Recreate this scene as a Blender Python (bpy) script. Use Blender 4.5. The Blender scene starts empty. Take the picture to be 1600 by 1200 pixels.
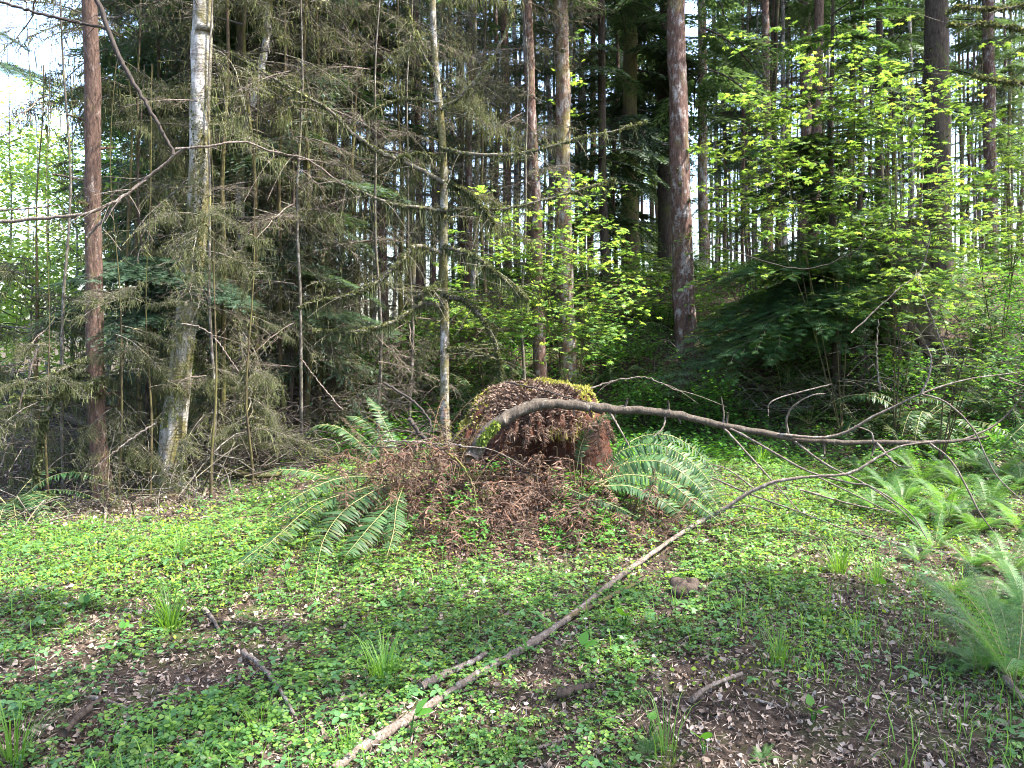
import bpy, math, random
import numpy as np
R = math.radians
rng = np.random.default_rng(7)
random.seed(7)
sc = bpy.context.scene
COL = sc.collection

# ------------------------------------------------------------------ camera, sky, sun, exposure
F_PX, CAM_H, PITCH = 1180.0, 1.6, R(-3.9)
cam_d = bpy.data.cameras.new('camera')
cam_d.sensor_width = 36.0
cam_d.lens = 36.0 * F_PX / 1600.0
cam_d.clip_start = 0.05
cam_d.clip_end = 3000
cam = bpy.data.objects.new('camera', cam_d)
COL.objects.link(cam)
cam.location = (0, 0, CAM_H)
cam.rotation_euler = (R(90) + PITCH, 0, 0)
sc.camera = cam

SUN_EL, SUN_AZ = R(58), R(98)      # azimuth measured from +y (forward) towards +x (right)
w = bpy.data.worlds.new('World'); sc.world = w; w.use_nodes = True
wn = w.node_tree; wn.nodes.clear()
sky = wn.nodes.new('ShaderNodeTexSky'); sky.sky_type = 'NISHITA'; sky.sun_disc = False
sky.sun_elevation = SUN_EL; sky.sun_rotation = SUN_AZ
sky.air_density = 1.0; sky.dust_density = 2.5; sky.ozone_density = 1.0
bg = wn.nodes.new('ShaderNodeBackground'); bg.inputs['Strength'].default_value = 0.15
wo = wn.nodes.new('ShaderNodeOutputWorld')
wn.links.new(sky.outputs[0], bg.inputs[0]); wn.links.new(bg.outputs[0], wo.inputs[0])
sun_d = bpy.data.lights.new('sun', 'SUN'); sun_d.energy = 4.0; sun_d.angle = R(0.53); sun_d.color = (1.0, .95, .87)
sun = bpy.data.objects.new('sun', sun_d); COL.objects.link(sun)
sun.rotation_euler = (-(R(90) - SUN_EL), 0, -SUN_AZ)
sun.location = (10, 20, 40)
sc.view_settings.view_transform = 'Standard'
sc.view_settings.look = 'None'
sc.view_settings.gamma = 1.0
sc.view_settings.exposure = 2.75
cy = sc.cycles
cy.max_bounces = 6; cy.diffuse_bounces = 4; cy.glossy_bounces = 2; cy.transmission_bounces = 4; cy.transparent_max_bounces = 4
cy.use_denoising = True
cy.caustics_reflective = False; cy.caustics_refractive = False
cy.sample_clamp_indirect = 6.0
cy.filter_width = 1.0

# ------------------------------------------------------------------ helpers
def smooth(a, b, v):
    t = np.clip((v - a) / (b - a), 0, 1); return t * t * (3 - 2 * t)
_ph = np.random.default_rng(3).uniform(0, 6.28, (40, 2)); _dr = np.random.default_rng(4).uniform(0, 6.28, 40)
def wav(x, y, f, n=8, k0=0):
    s = 0
    for i in range(n):
        a = _dr[(i + k0) % 40]; ff = f * (0.7 + .12 * i)
        s = s + np.sin((x * math.cos(a) + y * math.sin(a)) * ff + _ph[(i + k0) % 40, 0])
    return s / n ** .5
STX, STY = 0.185, 7.0
def gh(x, y):
    """height of the ground"""
    x = np.asarray(x, float); y = np.asarray(y, float)
    bank_amt = 2.15 * smooth(-4.5, -0.5, x) + .75
    start = 9.6 - .9 * smooth(2, 6, x)
    h = bank_amt * smooth(start, start + 7.5, y)
    h = h - 2.6 * smooth(19, 42, y) * smooth(-6, -1, x) - 1.5 * smooth(15, 40, y)
    h = h - 6.0 * smooth(55, 160, y)
    h = h + .22 * np.exp(-(((x - STX) / 1.5) ** 2 + ((y - STY + .3) / 1.3) ** 2)) + .20 * np.exp(-(((x + .25) / 1.15) ** 2 + ((y - 6.35) / .75) ** 2))
    h = h + .035 * wav(x, y, 1.7) + .012 * wav(x, y, 6.0, k0=11) + .006 * wav(x, y, 17, k0=21)
    h = h - .10 * smooth(-1, -6, x) * smooth(3, 8, y)
    return h
cp, sp = math.cos(PITCH), math.sin(PITCH)
def at(px, py, Y):
    """the point at forward distance Y seen at photo pixel px, py"""
    u = (px - 800) / F_PX; v = (600 - py) / F_PX
    d = np.array([u, cp - v * sp, sp + v * cp])
    return np.array([0, 0, CAM_H]) + d * (Y / d[1])
def proj(x, y, z):
    zz = z - CAM_H
    dep = y * cp + zz * sp; up = -y * sp + zz * cp
    dep = np.maximum(dep, .01)
    return 800 + F_PX * x / dep, 600 - F_PX * up / dep
def gpt(px, py):
    """the ground point seen at pixel"""
    Ys = np.linspace(2.2, 40, 3000)
    u = (px - 800) / F_PX; v = (600 - py) / F_PX
    d = np.array([u, cp - v * sp, sp + v * cp]) / (cp - v * sp)
    P = np.array([0, 0, CAM_H])[None] + Ys[:, None] * d[None]
    i = np.argmax(P[:, 2] < gh(P[:, 0], P[:, 1]))
    if P[i, 2] >= gh(P[i, 0], P[i, 1]): i = 2000
    return P[i]

class M:
    def __init__(s): s.V = []; s.F = {3: [], 4: []}; s.mi = {3: [], 4: []}; s.n = 0
    def add(s, V, F4=None, F3=None, m=0):
        V = np.asarray(V, float).reshape(-1, 3)
        for k, f in ((4, F4), (3, F3)):
            if f is not None and len(f):
                f = np.asarray(f, int); s.F[k].append(f + s.n); s.mi[k].append(np.full(len(f), m))
        s.V.append(V); s.n += len(V)
    def tpl(s):
        V = np.concatenate(s.V) if s.V else np.zeros((0, 3))
        return (V, *[(np.concatenate(s.F[k]) if s.F[k] else np.zeros((0, k), int)) for k in (4, 3)],
                *[(np.concatenate(s.mi[k]) if s.mi[k] else np.zeros(0, int)) for k in (4, 3)])
    def stamp(s, t, Rm, P, m=None):
        """copies of template t under the 3x3 matrices Rm at the points P"""
        V, F4, F3, m4, m3 = t
        N = len(P)
        if N == 0 or len(V) == 0: return
        VV = np.einsum('nij,vj->nvi', Rm, V) + P[:, None, :]
        off = (np.arange(N) * len(V))[:, None, None] + s.n
        if len(F4): s.F[4].append((F4[None] + off).reshape(-1, 4)); s.mi[4].append(np.tile(m4 if m is None else np.full(len(F4), m), N))
        if len(F3): s.F[3].append((F3[None] + off).reshape(-1, 3)); s.mi[3].append(np.tile(m3 if m is None else np.full(len(F3), m), N))
        s.V.append(VV.reshape(-1, 3)); s.n += N * len(V)
    def data(s, name, mats, smoothf=False):
        V, F4, F3, m4, m3 = s.tpl()
        me = bpy.data.meshes.new(name)
        me.vertices.add(len(V)); me.vertices.foreach_set('co', V.astype(np.float32).ravel())
        li = np.concatenate([F4.ravel(), F3.ravel()]).astype(np.int32)
        me.loops.add(len(li)); me.loops.foreach_set('vertex_index', li)
        nf = len(F4) + len(F3); me.polygons.add(nf)
        ls = np.concatenate([np.arange(len(F4)) * 4, len(F4) * 4 + np.arange(len(F3)) * 3]).astype(np.int32)
        me.polygons.foreach_set('loop_start', ls)
        if not isinstance(mats, (list, tuple)): mats = [mats]
        for mm in mats: me.materials.append(mm)
        if len(mats) > 1: me.polygons.foreach_set('material_index', np.concatenate([m4, m3]).astype(np.int32))
        if smoothf: me.polygons.foreach_set('use_smooth', np.ones(nf, bool))
        me.update(calc_edges=True)
        return me
    def build(s, name, mats, parent=None, smoothf=False):
        return link(name, s.data(name, mats, smoothf), parent)
def link(name, data, parent=None):
    o = bpy.data.objects.new(name, data); COL.objects.link(o)
    if parent is not None: o.parent = parent
    return o
def tag(o, label=None, cat=None, group=None, kind=None):
    for k, v in (('label', label), ('category', cat), ('group', group), ('kind', kind)):
        if v: o[k] = v
    return o
def empty(name, loc, label, cat, group=None, rot=(0, 0, 0)):
    o = bpy.data.objects.new(name, None); COL.objects.link(o); o.location = [float(a) for a in loc]; o.rotation_euler = rot
    o.empty_display_size = .1
    return tag(o, label, cat, group)
def rot(yaw, pitch=0., roll=0., s=1.):
    """3x3: roll about x, then pitch (nose up) about y, then yaw about z"""
    yaw, pitch, roll, s = np.broadcast_arrays(*[np.asarray(a, float) for a in (yaw, pitch, roll, s)])
    cy_, sy_, c, s_, cr, sr = np.cos(yaw), np.sin(yaw), np.cos(-pitch), np.sin(-pitch), np.cos(roll), np.sin(roll)
    z = np.zeros_like(yaw); o = z + 1
    Rz = np.stack([cy_, -sy_, z, sy_, cy_, z, z, z, o], -1).reshape(yaw.shape + (3, 3))
    Ry = np.stack([c, z, s_, z, o, z, -s_, z, c], -1).reshape(yaw.shape + (3, 3))
    Rx = np.stack([o, z, z, z, cr, -sr, z, sr, cr], -1).reshape(yaw.shape + (3, 3))
    return (Rz @ Ry @ Rx) * s[..., None, None]
def U(a, b, n=None): return rng.uniform(a, b, n)
def tubes(mm, P, Rr, s=3, m=0, rough=0.):
    """tubes along the paths P [N,K,3] with radii Rr [N,K]"""
    P = np.asarray(P, float); Rr = np.asarray(Rr, float)
    if P.ndim == 2: P = P[None]; Rr = np.broadcast_to(Rr, P.shape[:2]) if Rr.ndim < 2 else Rr
    if Rr.ndim == 1: Rr = np.broadcast_to(Rr, P.shape[:2])
    N, K, _ = P.shape
    if N == 0: return
    T = np.gradient(P, axis=1); T /= np.linalg.norm(T, axis=2, keepdims=True) + 1e-9
    mean = T.mean(1, keepdims=True)
    ref = np.where(np.abs(mean[..., 2:3]) > .8, np.array([1., 0, 0]), np.array([0, 0, 1.]))
    A = np.cross(T, ref); A /= np.linalg.norm(A, axis=2, keepdims=True) + 1e-9
    B = np.cross(A, T)
    th = np.arange(s) * 2 * math.pi / s
    rr = Rr[:, :, None] * (1 + (rough * rng.normal(size=(N, K, s)) if rough else np.zeros((N, K, s))))
    V = P[:, :, None] + rr[..., None] * (np.cos(th)[None, None, :, None] * A[:, :, None] + np.sin(th)[None, None, :, None] * B[:, :, None])
    idx = np.arange(N * K * s).reshape(N, K, s)
    a = idx[:, :-1]; b = idx[:, 1:]
    F = np.stack([a, np.roll(a, -1, 2), np.roll(b, -1, 2), b], -1).reshape(-1, 4)
    caps = np.concatenate([idx[:, 0].reshape(-1, s), idx[:, -1, ::-1].reshape(-1, s)])
    mm.add(V.reshape(-1, 3), F, m=m)
    n0 = mm.n - N * K * s
    f3 = [np.stack([caps[:, 0], caps[:, i], caps[:, i + 1]], -1) for i in range(1, s - 1)]
    mm.F[3].append(np.concatenate(f3) + n0); mm.mi[3].append(np.full(len(caps) * (s - 2), m))
def spline(pts, n):
    P = np.asarray(pts, float)
    P = np.concatenate([2 * P[:1] - P[1:2], P, 2 * P[-1:] - P[-2:-1]])
    out = []
    k = len(P) - 3
    for t in np.linspace(0, k - 1e-6, n):
        i = int(t); f = t - i
        a, b, c, d = P[i:i + 4]
        out.append(.5 * (2 * b + (c - a) * f + (2 * a - 5 * b + 4 * c - d) * f * f + (3 * b - a - 3 * c + d) * f ** 3))
    return np.array(out)
def px_path(pts, n): return spline([at(*p) for p in pts], n)

# ------------------------------------------------------------------ materials
def nodes(name):
    m = bpy.data.materials.new(name); m.use_nodes = True; nt = m.node_tree; nt.nodes.clear()
    return m, nt, nt.nodes, nt.links
def ramp(nt, stops, fac):
    r = nt.nodes.new('ShaderNodeValToRGB'); e = r.color_ramp.elements
    while len(e) < len(stops): e.new(.5)
    for i, (p, c) in enumerate(stops): e[i].position = p; e[i].color = (*c, 1) if len(c) == 3 else c
    nt.links.new(fac, r.inputs[0]); return r.outputs[0]
def noise(nt, scale, vec=None, detail=4, dist=0., rough=.6):
    n = nt.nodes.new('ShaderNodeTexNoise'); n.inputs['Scale'].default_value = scale; n.inputs['Detail'].default_value = detail
    n.inputs['Distortion'].default_value = dist; n.inputs['Roughness'].default_value = rough
    if vec is not None: nt.links.new(vec, n.inputs['Vector'])
    return n.outputs[0]
def objco(nt, sx=1, sy=1, sz=1):
    t = nt.nodes.new('ShaderNodeTexCoord'); mp = nt.nodes.new('ShaderNodeMapping'); mp.inputs['Scale'].default_value = (sx, sy, sz)
    nt.links.new(t.outputs['Object'], mp.inputs[0]); return mp.outputs[0]
def mix(nt, fac, a, b, mode='MIX'):
    n = nt.nodes.new('ShaderNodeMix'); n.data_type = 'RGBA'; n.blend_type = mode
    for s, v in ((0, fac), (6, a), (7, b)):
        if isinstance(v, (int, float)): n.inputs[s].default_value = v
        elif isinstance(v, tuple): n.inputs[s].default_value = (*v, 1)
        else: nt.links.new(v, n.inputs[s])
    return n.outputs[2]
def leafmat(name, cols, trans=.45, tcol=1.6, rough=.5, spec=.35, yellow=(1.25, 1.1, .5), scale=3.):
    m, nt, N, L = nodes(name)
    g = N.new('ShaderNodeNewGeometry'); oi = N.new('ShaderNodeObjectInfo')
    c = ramp(nt, [(i / (len(cols) - 1), k) for i, k in enumerate(cols)], g.outputs['Random Per Island'])
    nz = noise(nt, scale, objco(nt), 3)
    v = N.new('ShaderNodeMapRange'); v.inputs[1].default_value = .3; v.inputs[2].default_value = .7; v.inputs[3].default_value = .65; v.inputs[4].default_value = 1.3
    L.new(nz, v.inputs[0])
    vm = N.new('ShaderNodeVectorMath'); vm.operation = 'SCALE'; L.new(c, vm.inputs[0]); L.new(v.outputs[0], vm.inputs['Scale'])
    v2 = N.new('ShaderNodeMapRange'); v2.inputs[3].default_value = .8; v2.inputs[4].default_value = 1.2; L.new(oi.outputs['Random'], v2.inputs[0])
    vm2 = N.new('ShaderNodeVectorMath'); vm2.operation = 'SCALE'; L.new(vm.outputs[0], vm2.inputs[0]); L.new(v2.outputs[0], vm2.inputs['Scale'])
    b = N.new('ShaderNodeBsdfPrincipled'); b.inputs['Roughness'].default_value = rough; b.inputs['Specular IOR Level'].default_value = spec
    L.new(vm2.outputs[0], b.inputs['Base Color'])
    o = N.new('ShaderNodeOutputMaterial')
    if trans > 0:
        t = N.new('ShaderNodeBsdfTranslucent')
        tc = mix(nt, 1., vm2.outputs[0], tuple(min(4, tcol * k) for k in yellow), 'MULTIPLY')
        L.new(tc, t.inputs[0])
        ms = N.new('ShaderNodeMixShader'); ms.inputs[0].default_value = trans
        L.new(b.outputs[0], ms.inputs[1]); L.new(t.outputs[0], ms.inputs[2]); L.new(ms.outputs[0], o.inputs[0])
    else: L.new(b.outputs[0], o.inputs[0])
    return m
def barkmat(name, dark, base, lichen=None, lich_amt=.5, moss=None, moss_amt=.4, rings=False, sc_=1., bump=.6):
    m, nt, N, L = nodes(name)
    v = objco(nt, 9 * sc_, 9 * sc_, 2.2 * sc_) if not rings else objco(nt, 3 * sc_, 3 * sc_, 12 * sc_)
    f = noise(nt, 3., v, 8, .4, .7)
    c = ramp(nt, [(.32, dark), (.62, base)], f)
    vo = N.new('ShaderNodeTexVoronoi'); vo.inputs['Scale'].default_value = 4.; L.new(objco(nt, 7 * sc_, 7 * sc_, 3 * sc_), vo.inputs[0])
    c = mix(nt, mixf(nt, vo.outputs['Distance'], .0, .5, .55, 0.), c, dark)
    if lichen:
        l = noise(nt, 9. * sc_, objco(nt, 1, 1, .55), 9, .15, .8)
        c = mix(nt, mixf(nt, l, 1 - lich_amt - .06, 1 - lich_amt + .05, 0, .9), c, lichen)
    if moss:
        l2 = noise(nt, 1.9 * sc_, objco(nt, 1, 1, .5), 8, .3, .75)
        c = mix(nt, mixf(nt, l2, 1 - moss_amt - .05, 1 - moss_amt + .06, 0, .95), c, moss)
    b = N.new('ShaderNodeBsdfPrincipled'); b.inputs['Roughness'].default_value = .9; b.inputs['Specular IOR Level'].default_value = .2
    L.new(c, b.inputs['Base Color'])
    bp = N.new('ShaderNodeBump'); bp.inputs['Strength'].default_value = bump; bp.inputs['Distance'].default_value = .03
    L.new(f, bp.inputs['Height']); L.new(bp.outputs[0], b.inputs['Normal'])
    o = N.new('ShaderNodeOutputMaterial'); L.new(b.outputs[0], o.inputs[0]); return m
def mixf(nt, v, a, b, c, d):
    n = nt.nodes.new('ShaderNodeMapRange')
    for i, k in enumerate((a, b, c, d)): n.inputs[i + 1].default_value = k
    nt.links.new(v, n.inputs[0]); return n.outputs[0]

MT = dict(
    red=barkmat('reddish_bark', (.03, .019, .015), (.13, .08, .06), (.26, .23, .21), .38, (.11, .10, .03), .40, sc_=1.6, bump=1.),
    red2=barkmat('mossy_reddish_bark', (.035, .022, .016), (.17, .105, .07), (.34, .31, .28), .46, (.16, .135, .04), .44),
    lich=barkmat('lichened_bark', (.035, .022, .018), (.15, .085, .065), (.34, .31, .295), .43, (.12, .10, .03), .40, bump=1.),
    alder=barkmat('alder_bark', (.07, .055, .045), (.32, .29, .26), (.46, .44, .42), .50, (.11, .095, .03), .52, rings=True, bump=1.),
    dark=barkmat('dark_bark', (.018, .013, .010), (.075, .055, .042), (.22, .20, .18), .32, (.07, .08, .02), .42),
    mossbark=barkmat('moss_covered_bark', (.025, .02, .012), (.09, .065, .04), (.2, .19, .17), .3, (.085, .08, .022), .5),
    stick=barkmat('weathered_stick', (.045, .032, .024), (.17, .135, .11), (.30, .275, .25), .42, (.07, .075, .025), .32, sc_=3),
    limb=barkmat('bent_limb_bark', (.025, .02, .015), (.09, .072, .056), (.24, .21, .18), .38, (.11, .11, .03), .3, sc_=2.5),
    twig=barkmat('dead_twig', (.035, .03, .024), (.105, .09, .07), (.27, .26, .235), .42, (.15, .14, .05), .42, sc_=3, bump=0.1),
    polebark=barkmat('grey_pole_bark', (.04, .032, .028), (.15, .12, .10), (.34, .32, .30), .48, (.10, .10, .04), .40),
    slender=barkmat('mossy_pale_bark', (.04, .032, .025), (.17, .145, .12), (.42, .405, .385), .47, (.12, .105, .035), .52, rings=True, bump=.9),
    twigdark=barkmat('dark_twig', (.015, .012, .010), (.05, .04, .035), None, 0, (.11, .11, .03), .35, sc_=3, bump=.1),
    wood=barkmat('rotten_red_wood', (.016, .008, .006), (.12, .04, .022), (.075, .05, .036), .48, None, 0, sc_=2.4, bump=1.),
    moss=leafmat('hanging_moss', [(.04, .05, .024), (.08, .092, .04), (.16, .17, .085)], .35, 1.3, .9, .1, (1.1, 1.05, .6)),
    mossy=leafmat('yellow_moss', [(.13, .135, .035), (.23, .22, .055), (.34, .32, .11)], .3, 1.3, .9, .1, (1.1, 1.1, .5)),
    gmoss=leafmat('green_moss', [(.05, .085, .02), (.11, .15, .03), (.19, .22, .05)], .3, 1.3, .9, .1, (1.1, 1.1, .5)),
    hem=leafmat('hemlock_needles', [(.032, .062, .032), (.052, .095, .048), (.08, .125, .07)], .35, 1.5, .55, .35, (1.2, 1.15, .55), .5),
    hemblue=leafmat('blue_green_needles', [(.028, .058, .036), (.045, .085, .05), (.07, .12, .07)], .3, 1.3, .6, .3, (1.1, 1.1, .8), 2.),
    hemlight=leafmat('light_hemlock_needles', [(.022, .058, .022), (.036, .085, .03), (.055, .11, .038)], .35, 1.4, .5, .35, (1.3, 1.2, .5), 1.),
    deadneedle=leafmat('dead_needles', [(.04, .04, .022), (.07, .065, .038), (.115, .10, .065)], .2, 1.2, .8, .15, (1.1, 1, .8)),
    maple=leafmat('maple_leaves', [(.065, .14, .035), (.10, .19, .045), (.15, .25, .065), (.19, .28, .06)], .5, 1.4, .5, .35, (1.2, 1.1, .55), 1.2),
    bush=leafmat('understory_leaves', [(.035, .11, .02), (.06, .17, .03), (.10, .24, .035)], .5, 1.5, .5, .35, (1.3, 1.2, .4), 1.5),
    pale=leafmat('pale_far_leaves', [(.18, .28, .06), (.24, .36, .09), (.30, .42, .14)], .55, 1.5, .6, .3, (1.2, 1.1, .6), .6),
    clover=leafmat('clover_leaves', [(.04, .11, .03), (.075, .175, .038), (.12, .24, .045), (.20, .32, .06)], .45, 1.5, .45, .4, (1.3, 1.2, .4), 2.1),
    weed=leafmat('weed_leaves', [(.05, .13, .04), (.08, .19, .06), (.12, .25, .08)], .4, 1.4, .45, .45, (1.2, 1.1, .5), 1.1),
    grass=leafmat('grass_blades', [(.06, .15, .02), (.10, .22, .03), (.16, .28, .05)], .45, 1.5, .5, .35, (1.2, 1.1, .5), 1.),
    sword=leafmat('sword_fern_green', [(.014, .038, .013), (.025, .062, .021), (.042, .09, .03), (.08, .08, .03)], .25, 1.6, .5, .22, (1.3, 1.2, .4), 2.),
    lady=leafmat('lady_fern_green', [(.045, .13, .03), (.07, .18, .04), (.11, .23, .055)], .5, 1.5, .45, .4, (1.2, 1.1, .4), 1.),
    rachis=leafmat('fern_stem', [(.16, .17, .06), (.24, .21, .09)], 0, 1, .5, .4),
    brown=leafmat('dead_fern', [(.02, .011, .008), (.06, .033, .022), (.10, .068, .05), (.13, .062, .036), (.24, .17, .125)], .2, 1.2, .7, .25, (1.1, .95, .7), 4.),
    litter=leafmat('leaf_litter', [(.025, .016, .011), (.09, .062, .045), (.17, .125, .095), (.26, .20, .155), (.42, .34, .28)], .1, 1, .8, .2, (1, 1, 1), 1.5),
    caplitter=leafmat('dry_needle_litter', [(.06, .035, .025), (.15, .10, .075), (.26, .19, .145)], .1, 1, .8, .2, (1, 1, 1), 4.),
    limemoss=leafmat('lime_moss', [(.10, .17, .025), (.16, .24, .035), (.24, .31, .05)], .4, 1.4, .8, .15, (1.2, 1.1, .4)),
    crozier=leafmat('young_fiddlehead', [(.09, .06, .035), (.16, .11, .06)], 0, 1, .7, .2),
    petal=leafmat('white_petal', [(.75, .75, .72), (.8, .8, .78)], .3, 1., .5, .3, (1, 1, 1)),
)

# ------------------------------------------------------------------ leaf and needle templates
def T4(V, F4=None, F3=None):
    a = M(); a.add(V, F4, F3); return a.tpl()
KITE = T4([(0, 0, 0), (.45, .5, .04), (1, 0, -.03), (.45, -.5, .04)], [(0, 3, 2, 1)])
def needle_twig(n=7):
    a = M()
    for i in range(n):
        t = i / n
        for s in (-1, 1):
            l = .42 * (1 - .5 * t)
            b = np.array([t, 0, 0]); d = np.array([.55, s * .85, .05 * (-1) ** i]) * l
            w_ = np.array([.035, 0, 0])
            a.add([b - w_, b + w_, b + d], F3=[(0, 1, 2)])
    a.add([(0, -.02, 0), (0, .02, 0), (1.05, 0, 0)], F3=[(0, 1, 2)])
    return a.tpl()
LANCE = T4([(0, -.03, 0), (0, .03, 0), (.3, .085, .03), (.3, -.085, .03), (.65, .065, .005), (.65, -.065, .005), (1, 0, -.10)], [(0, 3, 2, 1), (3, 5, 4, 2)], [(5, 6, 4)])
def ovate(wd=.32):
    return T4([(0, 0, 0), (.3, wd, .05), (.3, -wd, .05), (.5, 0, -.02), (.72, wd * .7, .02), (.72, -wd * .7, .02), (1, 0, -.06)],
              [(0, 3, 1, 0)][:0] , [(0, 3, 1), (0, 2, 3), (1, 3, 4), (3, 2, 5), (3, 6, 4), (3, 5, 6)])
OV = ovate()
def palmate(nl=7, spread=2.15):
    V = [(0, 0, 0)]; F = []
    an = np.linspace(-spread, spread, nl)
    ntc = [(an[0] - .3)] + list((an[:-1] + an[1:]) / 2) + [an[-1] + .3]
    for a in ntc: V.append((.48 * math.cos(a), .48 * math.sin(a), -.02))
    k = len(V)
    for i, a in enumerate(an):
        l = 1. - .35 * abs(a) / spread; V.append((l * math.cos(a), l * math.sin(a), -.14 - .05 * (i % 2)))
    for i in range(nl): F.append((0, 1 + i, k + i, 2 + i))
    return T4(V, F)
PALM = palmate(); PALM5 = palmate(5, 1.7)
def heart3(stem=True, h=1.9):
    """three heart shaped leaflets on a thin stalk; one unit is a leaflet's length"""
    a = M()
    for k in range(3):
        th = k * 2 * math.pi / 3; c, s = math.cos(th), math.sin(th)
        P = np.array([(0.04, 0, 0), (.55, .46, .02), (.98, .38, -.06), (.86, 0, -.16), (.98, -.38, -.06), (.55, -.46, .02)], float)
        P = np.stack([P[:, 0] * c - P[:, 1] * s, P[:, 0] * s + P[:, 1] * c, P[:, 2] + h], 1)
        a.add(P, [(0, 1, 2, 3), (0, 3, 4, 5)])
    if stem:
        a.add([(0, -.03, h), (0, .03, h), (.1, .03, 0), (.1, -.03, 0)], [(0, 1, 2, 3)])
    return a.tpl()
CLOVER = heart3()
def leaf3():
    a = M()
    V, F4, F3, _, _ = OV
    for th in (0, 1.9, -1.9):
        Rm = rot(th, -.1); a.add(V @ Rm.T + (0, 0, 1.3), F4, F3)
    a.add([(0, -.03, 1.3), (0, .03, 1.3), (.1, .03, 0), (.1, -.03, 0)], [(0, 1, 2, 3)])
    return a.tpl()
LEAF3 = leaf3()
BLADE = T4([(0, -.02, 0), (0, .02, 0), (.12, .018, .45), (.12, -.018, .45), (.34, .012, .8), (.34, -.012, .8), (.62, 0, .92)], [(0, 1, 2, 3), (3, 2, 4, 5)], [(5, 4, 6)])
FLAKES = []
for i in range(5):
    a = M(); th = np.linspace(0, 2 * math.pi, 8)[:-1]
    r = U(.55, 1., 7) * np.where(np.arange(7) % 2, 1, .75)
    V = np.stack([r * np.cos(th), .62 * r * np.sin(th), U(-.05, .35, 7)], 1)
    a.add(np.concatenate([[(0, 0, 0)], V]), F3=[(0, 1 + k, 1 + (k + 1) % 7) for k in range(7)]); FLAKES.append(a.tpl())

# ------------------------------------------------------------------ branch templates (axis along +x)
def hang_moss(mm, P, lmax=.35, n=3, m=1, wd=.010):
    wd = wd * .42; lmax = lmax * .85; n = max(1, int(n * 1.4))
    """ribbons of moss that hang from the points P"""
    N = len(P) * n
    if N == 0: return
    B = np.repeat(P, n, 0) + rng.normal(0, .012, (N, 3)); ln = lmax * rng.uniform(.15, 1, N) ** 1.6
    ang = U(0, 6.28, N); d = np.stack([np.cos(ang), np.sin(ang), 0 * ang], 1)
    ww = wd * U(.5, 1.6, N)
    rows = []
    sway = rng.normal(0, .05, (N, 3)); sway[:, 2] = 0
    for t, k in ((0, .6), (.25, 1.), (.6, .75), (1, .1)):
        c = B + sway * t * ln[:, None] * 3 + np.array([0, 0, -1.]) * (t * ln)[:, None] + rng.normal(0, .004, (N, 3))
        rows += [c - d * (ww * k)[:, None], c + d * (ww * k)[:, None]]
    V = np.stack(rows, 1).reshape(-1, 3)
    o = (np.arange(N) * 8)[:, None]
    F = np.concatenate([o + np.array([[2 * i, 2 * i + 1, 2 * i + 3, 2 * i + 2]]) for i in range(3)])
    mm.add(V, F, m=m)
def fuzz(mm, P, r, n, m=1, size=.02):
    """small moss tufts round the points P"""
    N = len(P) * n
    if N == 0: return
    B = np.repeat(P, n, 0); rr = np.repeat(np.broadcast_to(r, len(P)), n)
    d = rng.normal(size=(N, 3)); d /= np.linalg.norm(d, axis=1, keepdims=True)
    mm.stamp(KITE, rot(U(0, 6.28, N), U(-1.5, 1.5, N), U(-1.5, 1.5, N), size * U(.5, 1.5, N)), B + d * rr[:, None] * .9, m)
def axis(L, rise, droop, n=9, wig=.02):
    t = np.linspace(0, 1, n)
    P = np.stack([L * t, wig * L * np.cumsum(rng.normal(0, .5, n)), L * (rise * t - droop * t * t)], 1); P[0] = 0
    return P
def lerp(P, t):
    k = np.clip(np.asarray(t) * (len(P) - 1), 0, len(P) - 1.0001); i = k.astype(int); f = (k - i)[:, None]
    return P[i] * (1 - f) + P[i + 1] * f
def live_bough(L=1.5, dens=1., fine=False, droop=.45, wood_m=0, leaf_m=1):
    a = M(); P = axis(L, .12, droop)
    tubes(a, P, np.linspace(.011 * L, .003, 9), 4, wood_m)
    nt = int(22 * dens * L ** .5)
    ts = np.linspace(.08, .98, nt)
    base = lerp(P, ts); nd = NT if fine else KITE
    for i in range(nt):
        t = ts[i]; sgn = (-1) ** i
        l = L * .52 * (math.sin(math.pi * min(1, (t * .75 + .2))) ** .8) * U(.7, 1.1) * (1.05 - .45 * t)
        yaw = sgn * U(.75, 1.05) * (1.1 - .4 * t)
        k = 5; tt = np.linspace(0, 1, k)
        slope = .12 - 2 * droop * t * .6
        Q = base[i] + np.stack([math.cos(yaw) * l * tt, math.sin(yaw) * l * tt, slope * l * tt * .6 - .28 * l * tt * tt], 1)
        tubes(a, Q, np.linspace(.0035, .0015, k), 3, wood_m)
        ns = max(3, int(l / (.045 if fine else .06)))
        s = np.linspace(.12, 1, ns); B = lerp(Q, s)
        for sg in (-1, 1):
            yw = yaw + sg * U(.6, .95, ns) * np.where(s > .97, .1, 1)
            sz = (.15 if fine else .17) * (1.1 - .6 * s) * U(.7, 1.25, ns) * min(1.1, .45 + l)
            Rm = rot(yw, -.3 * U(.2, 1.2, ns), U(-.6, .6, ns), sz)
            if not fine: Rm[..., 1] *= .34
            a.stamp(nd, Rm, B, leaf_m)
    return a.tpl()
NT = needle_twig()
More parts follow.
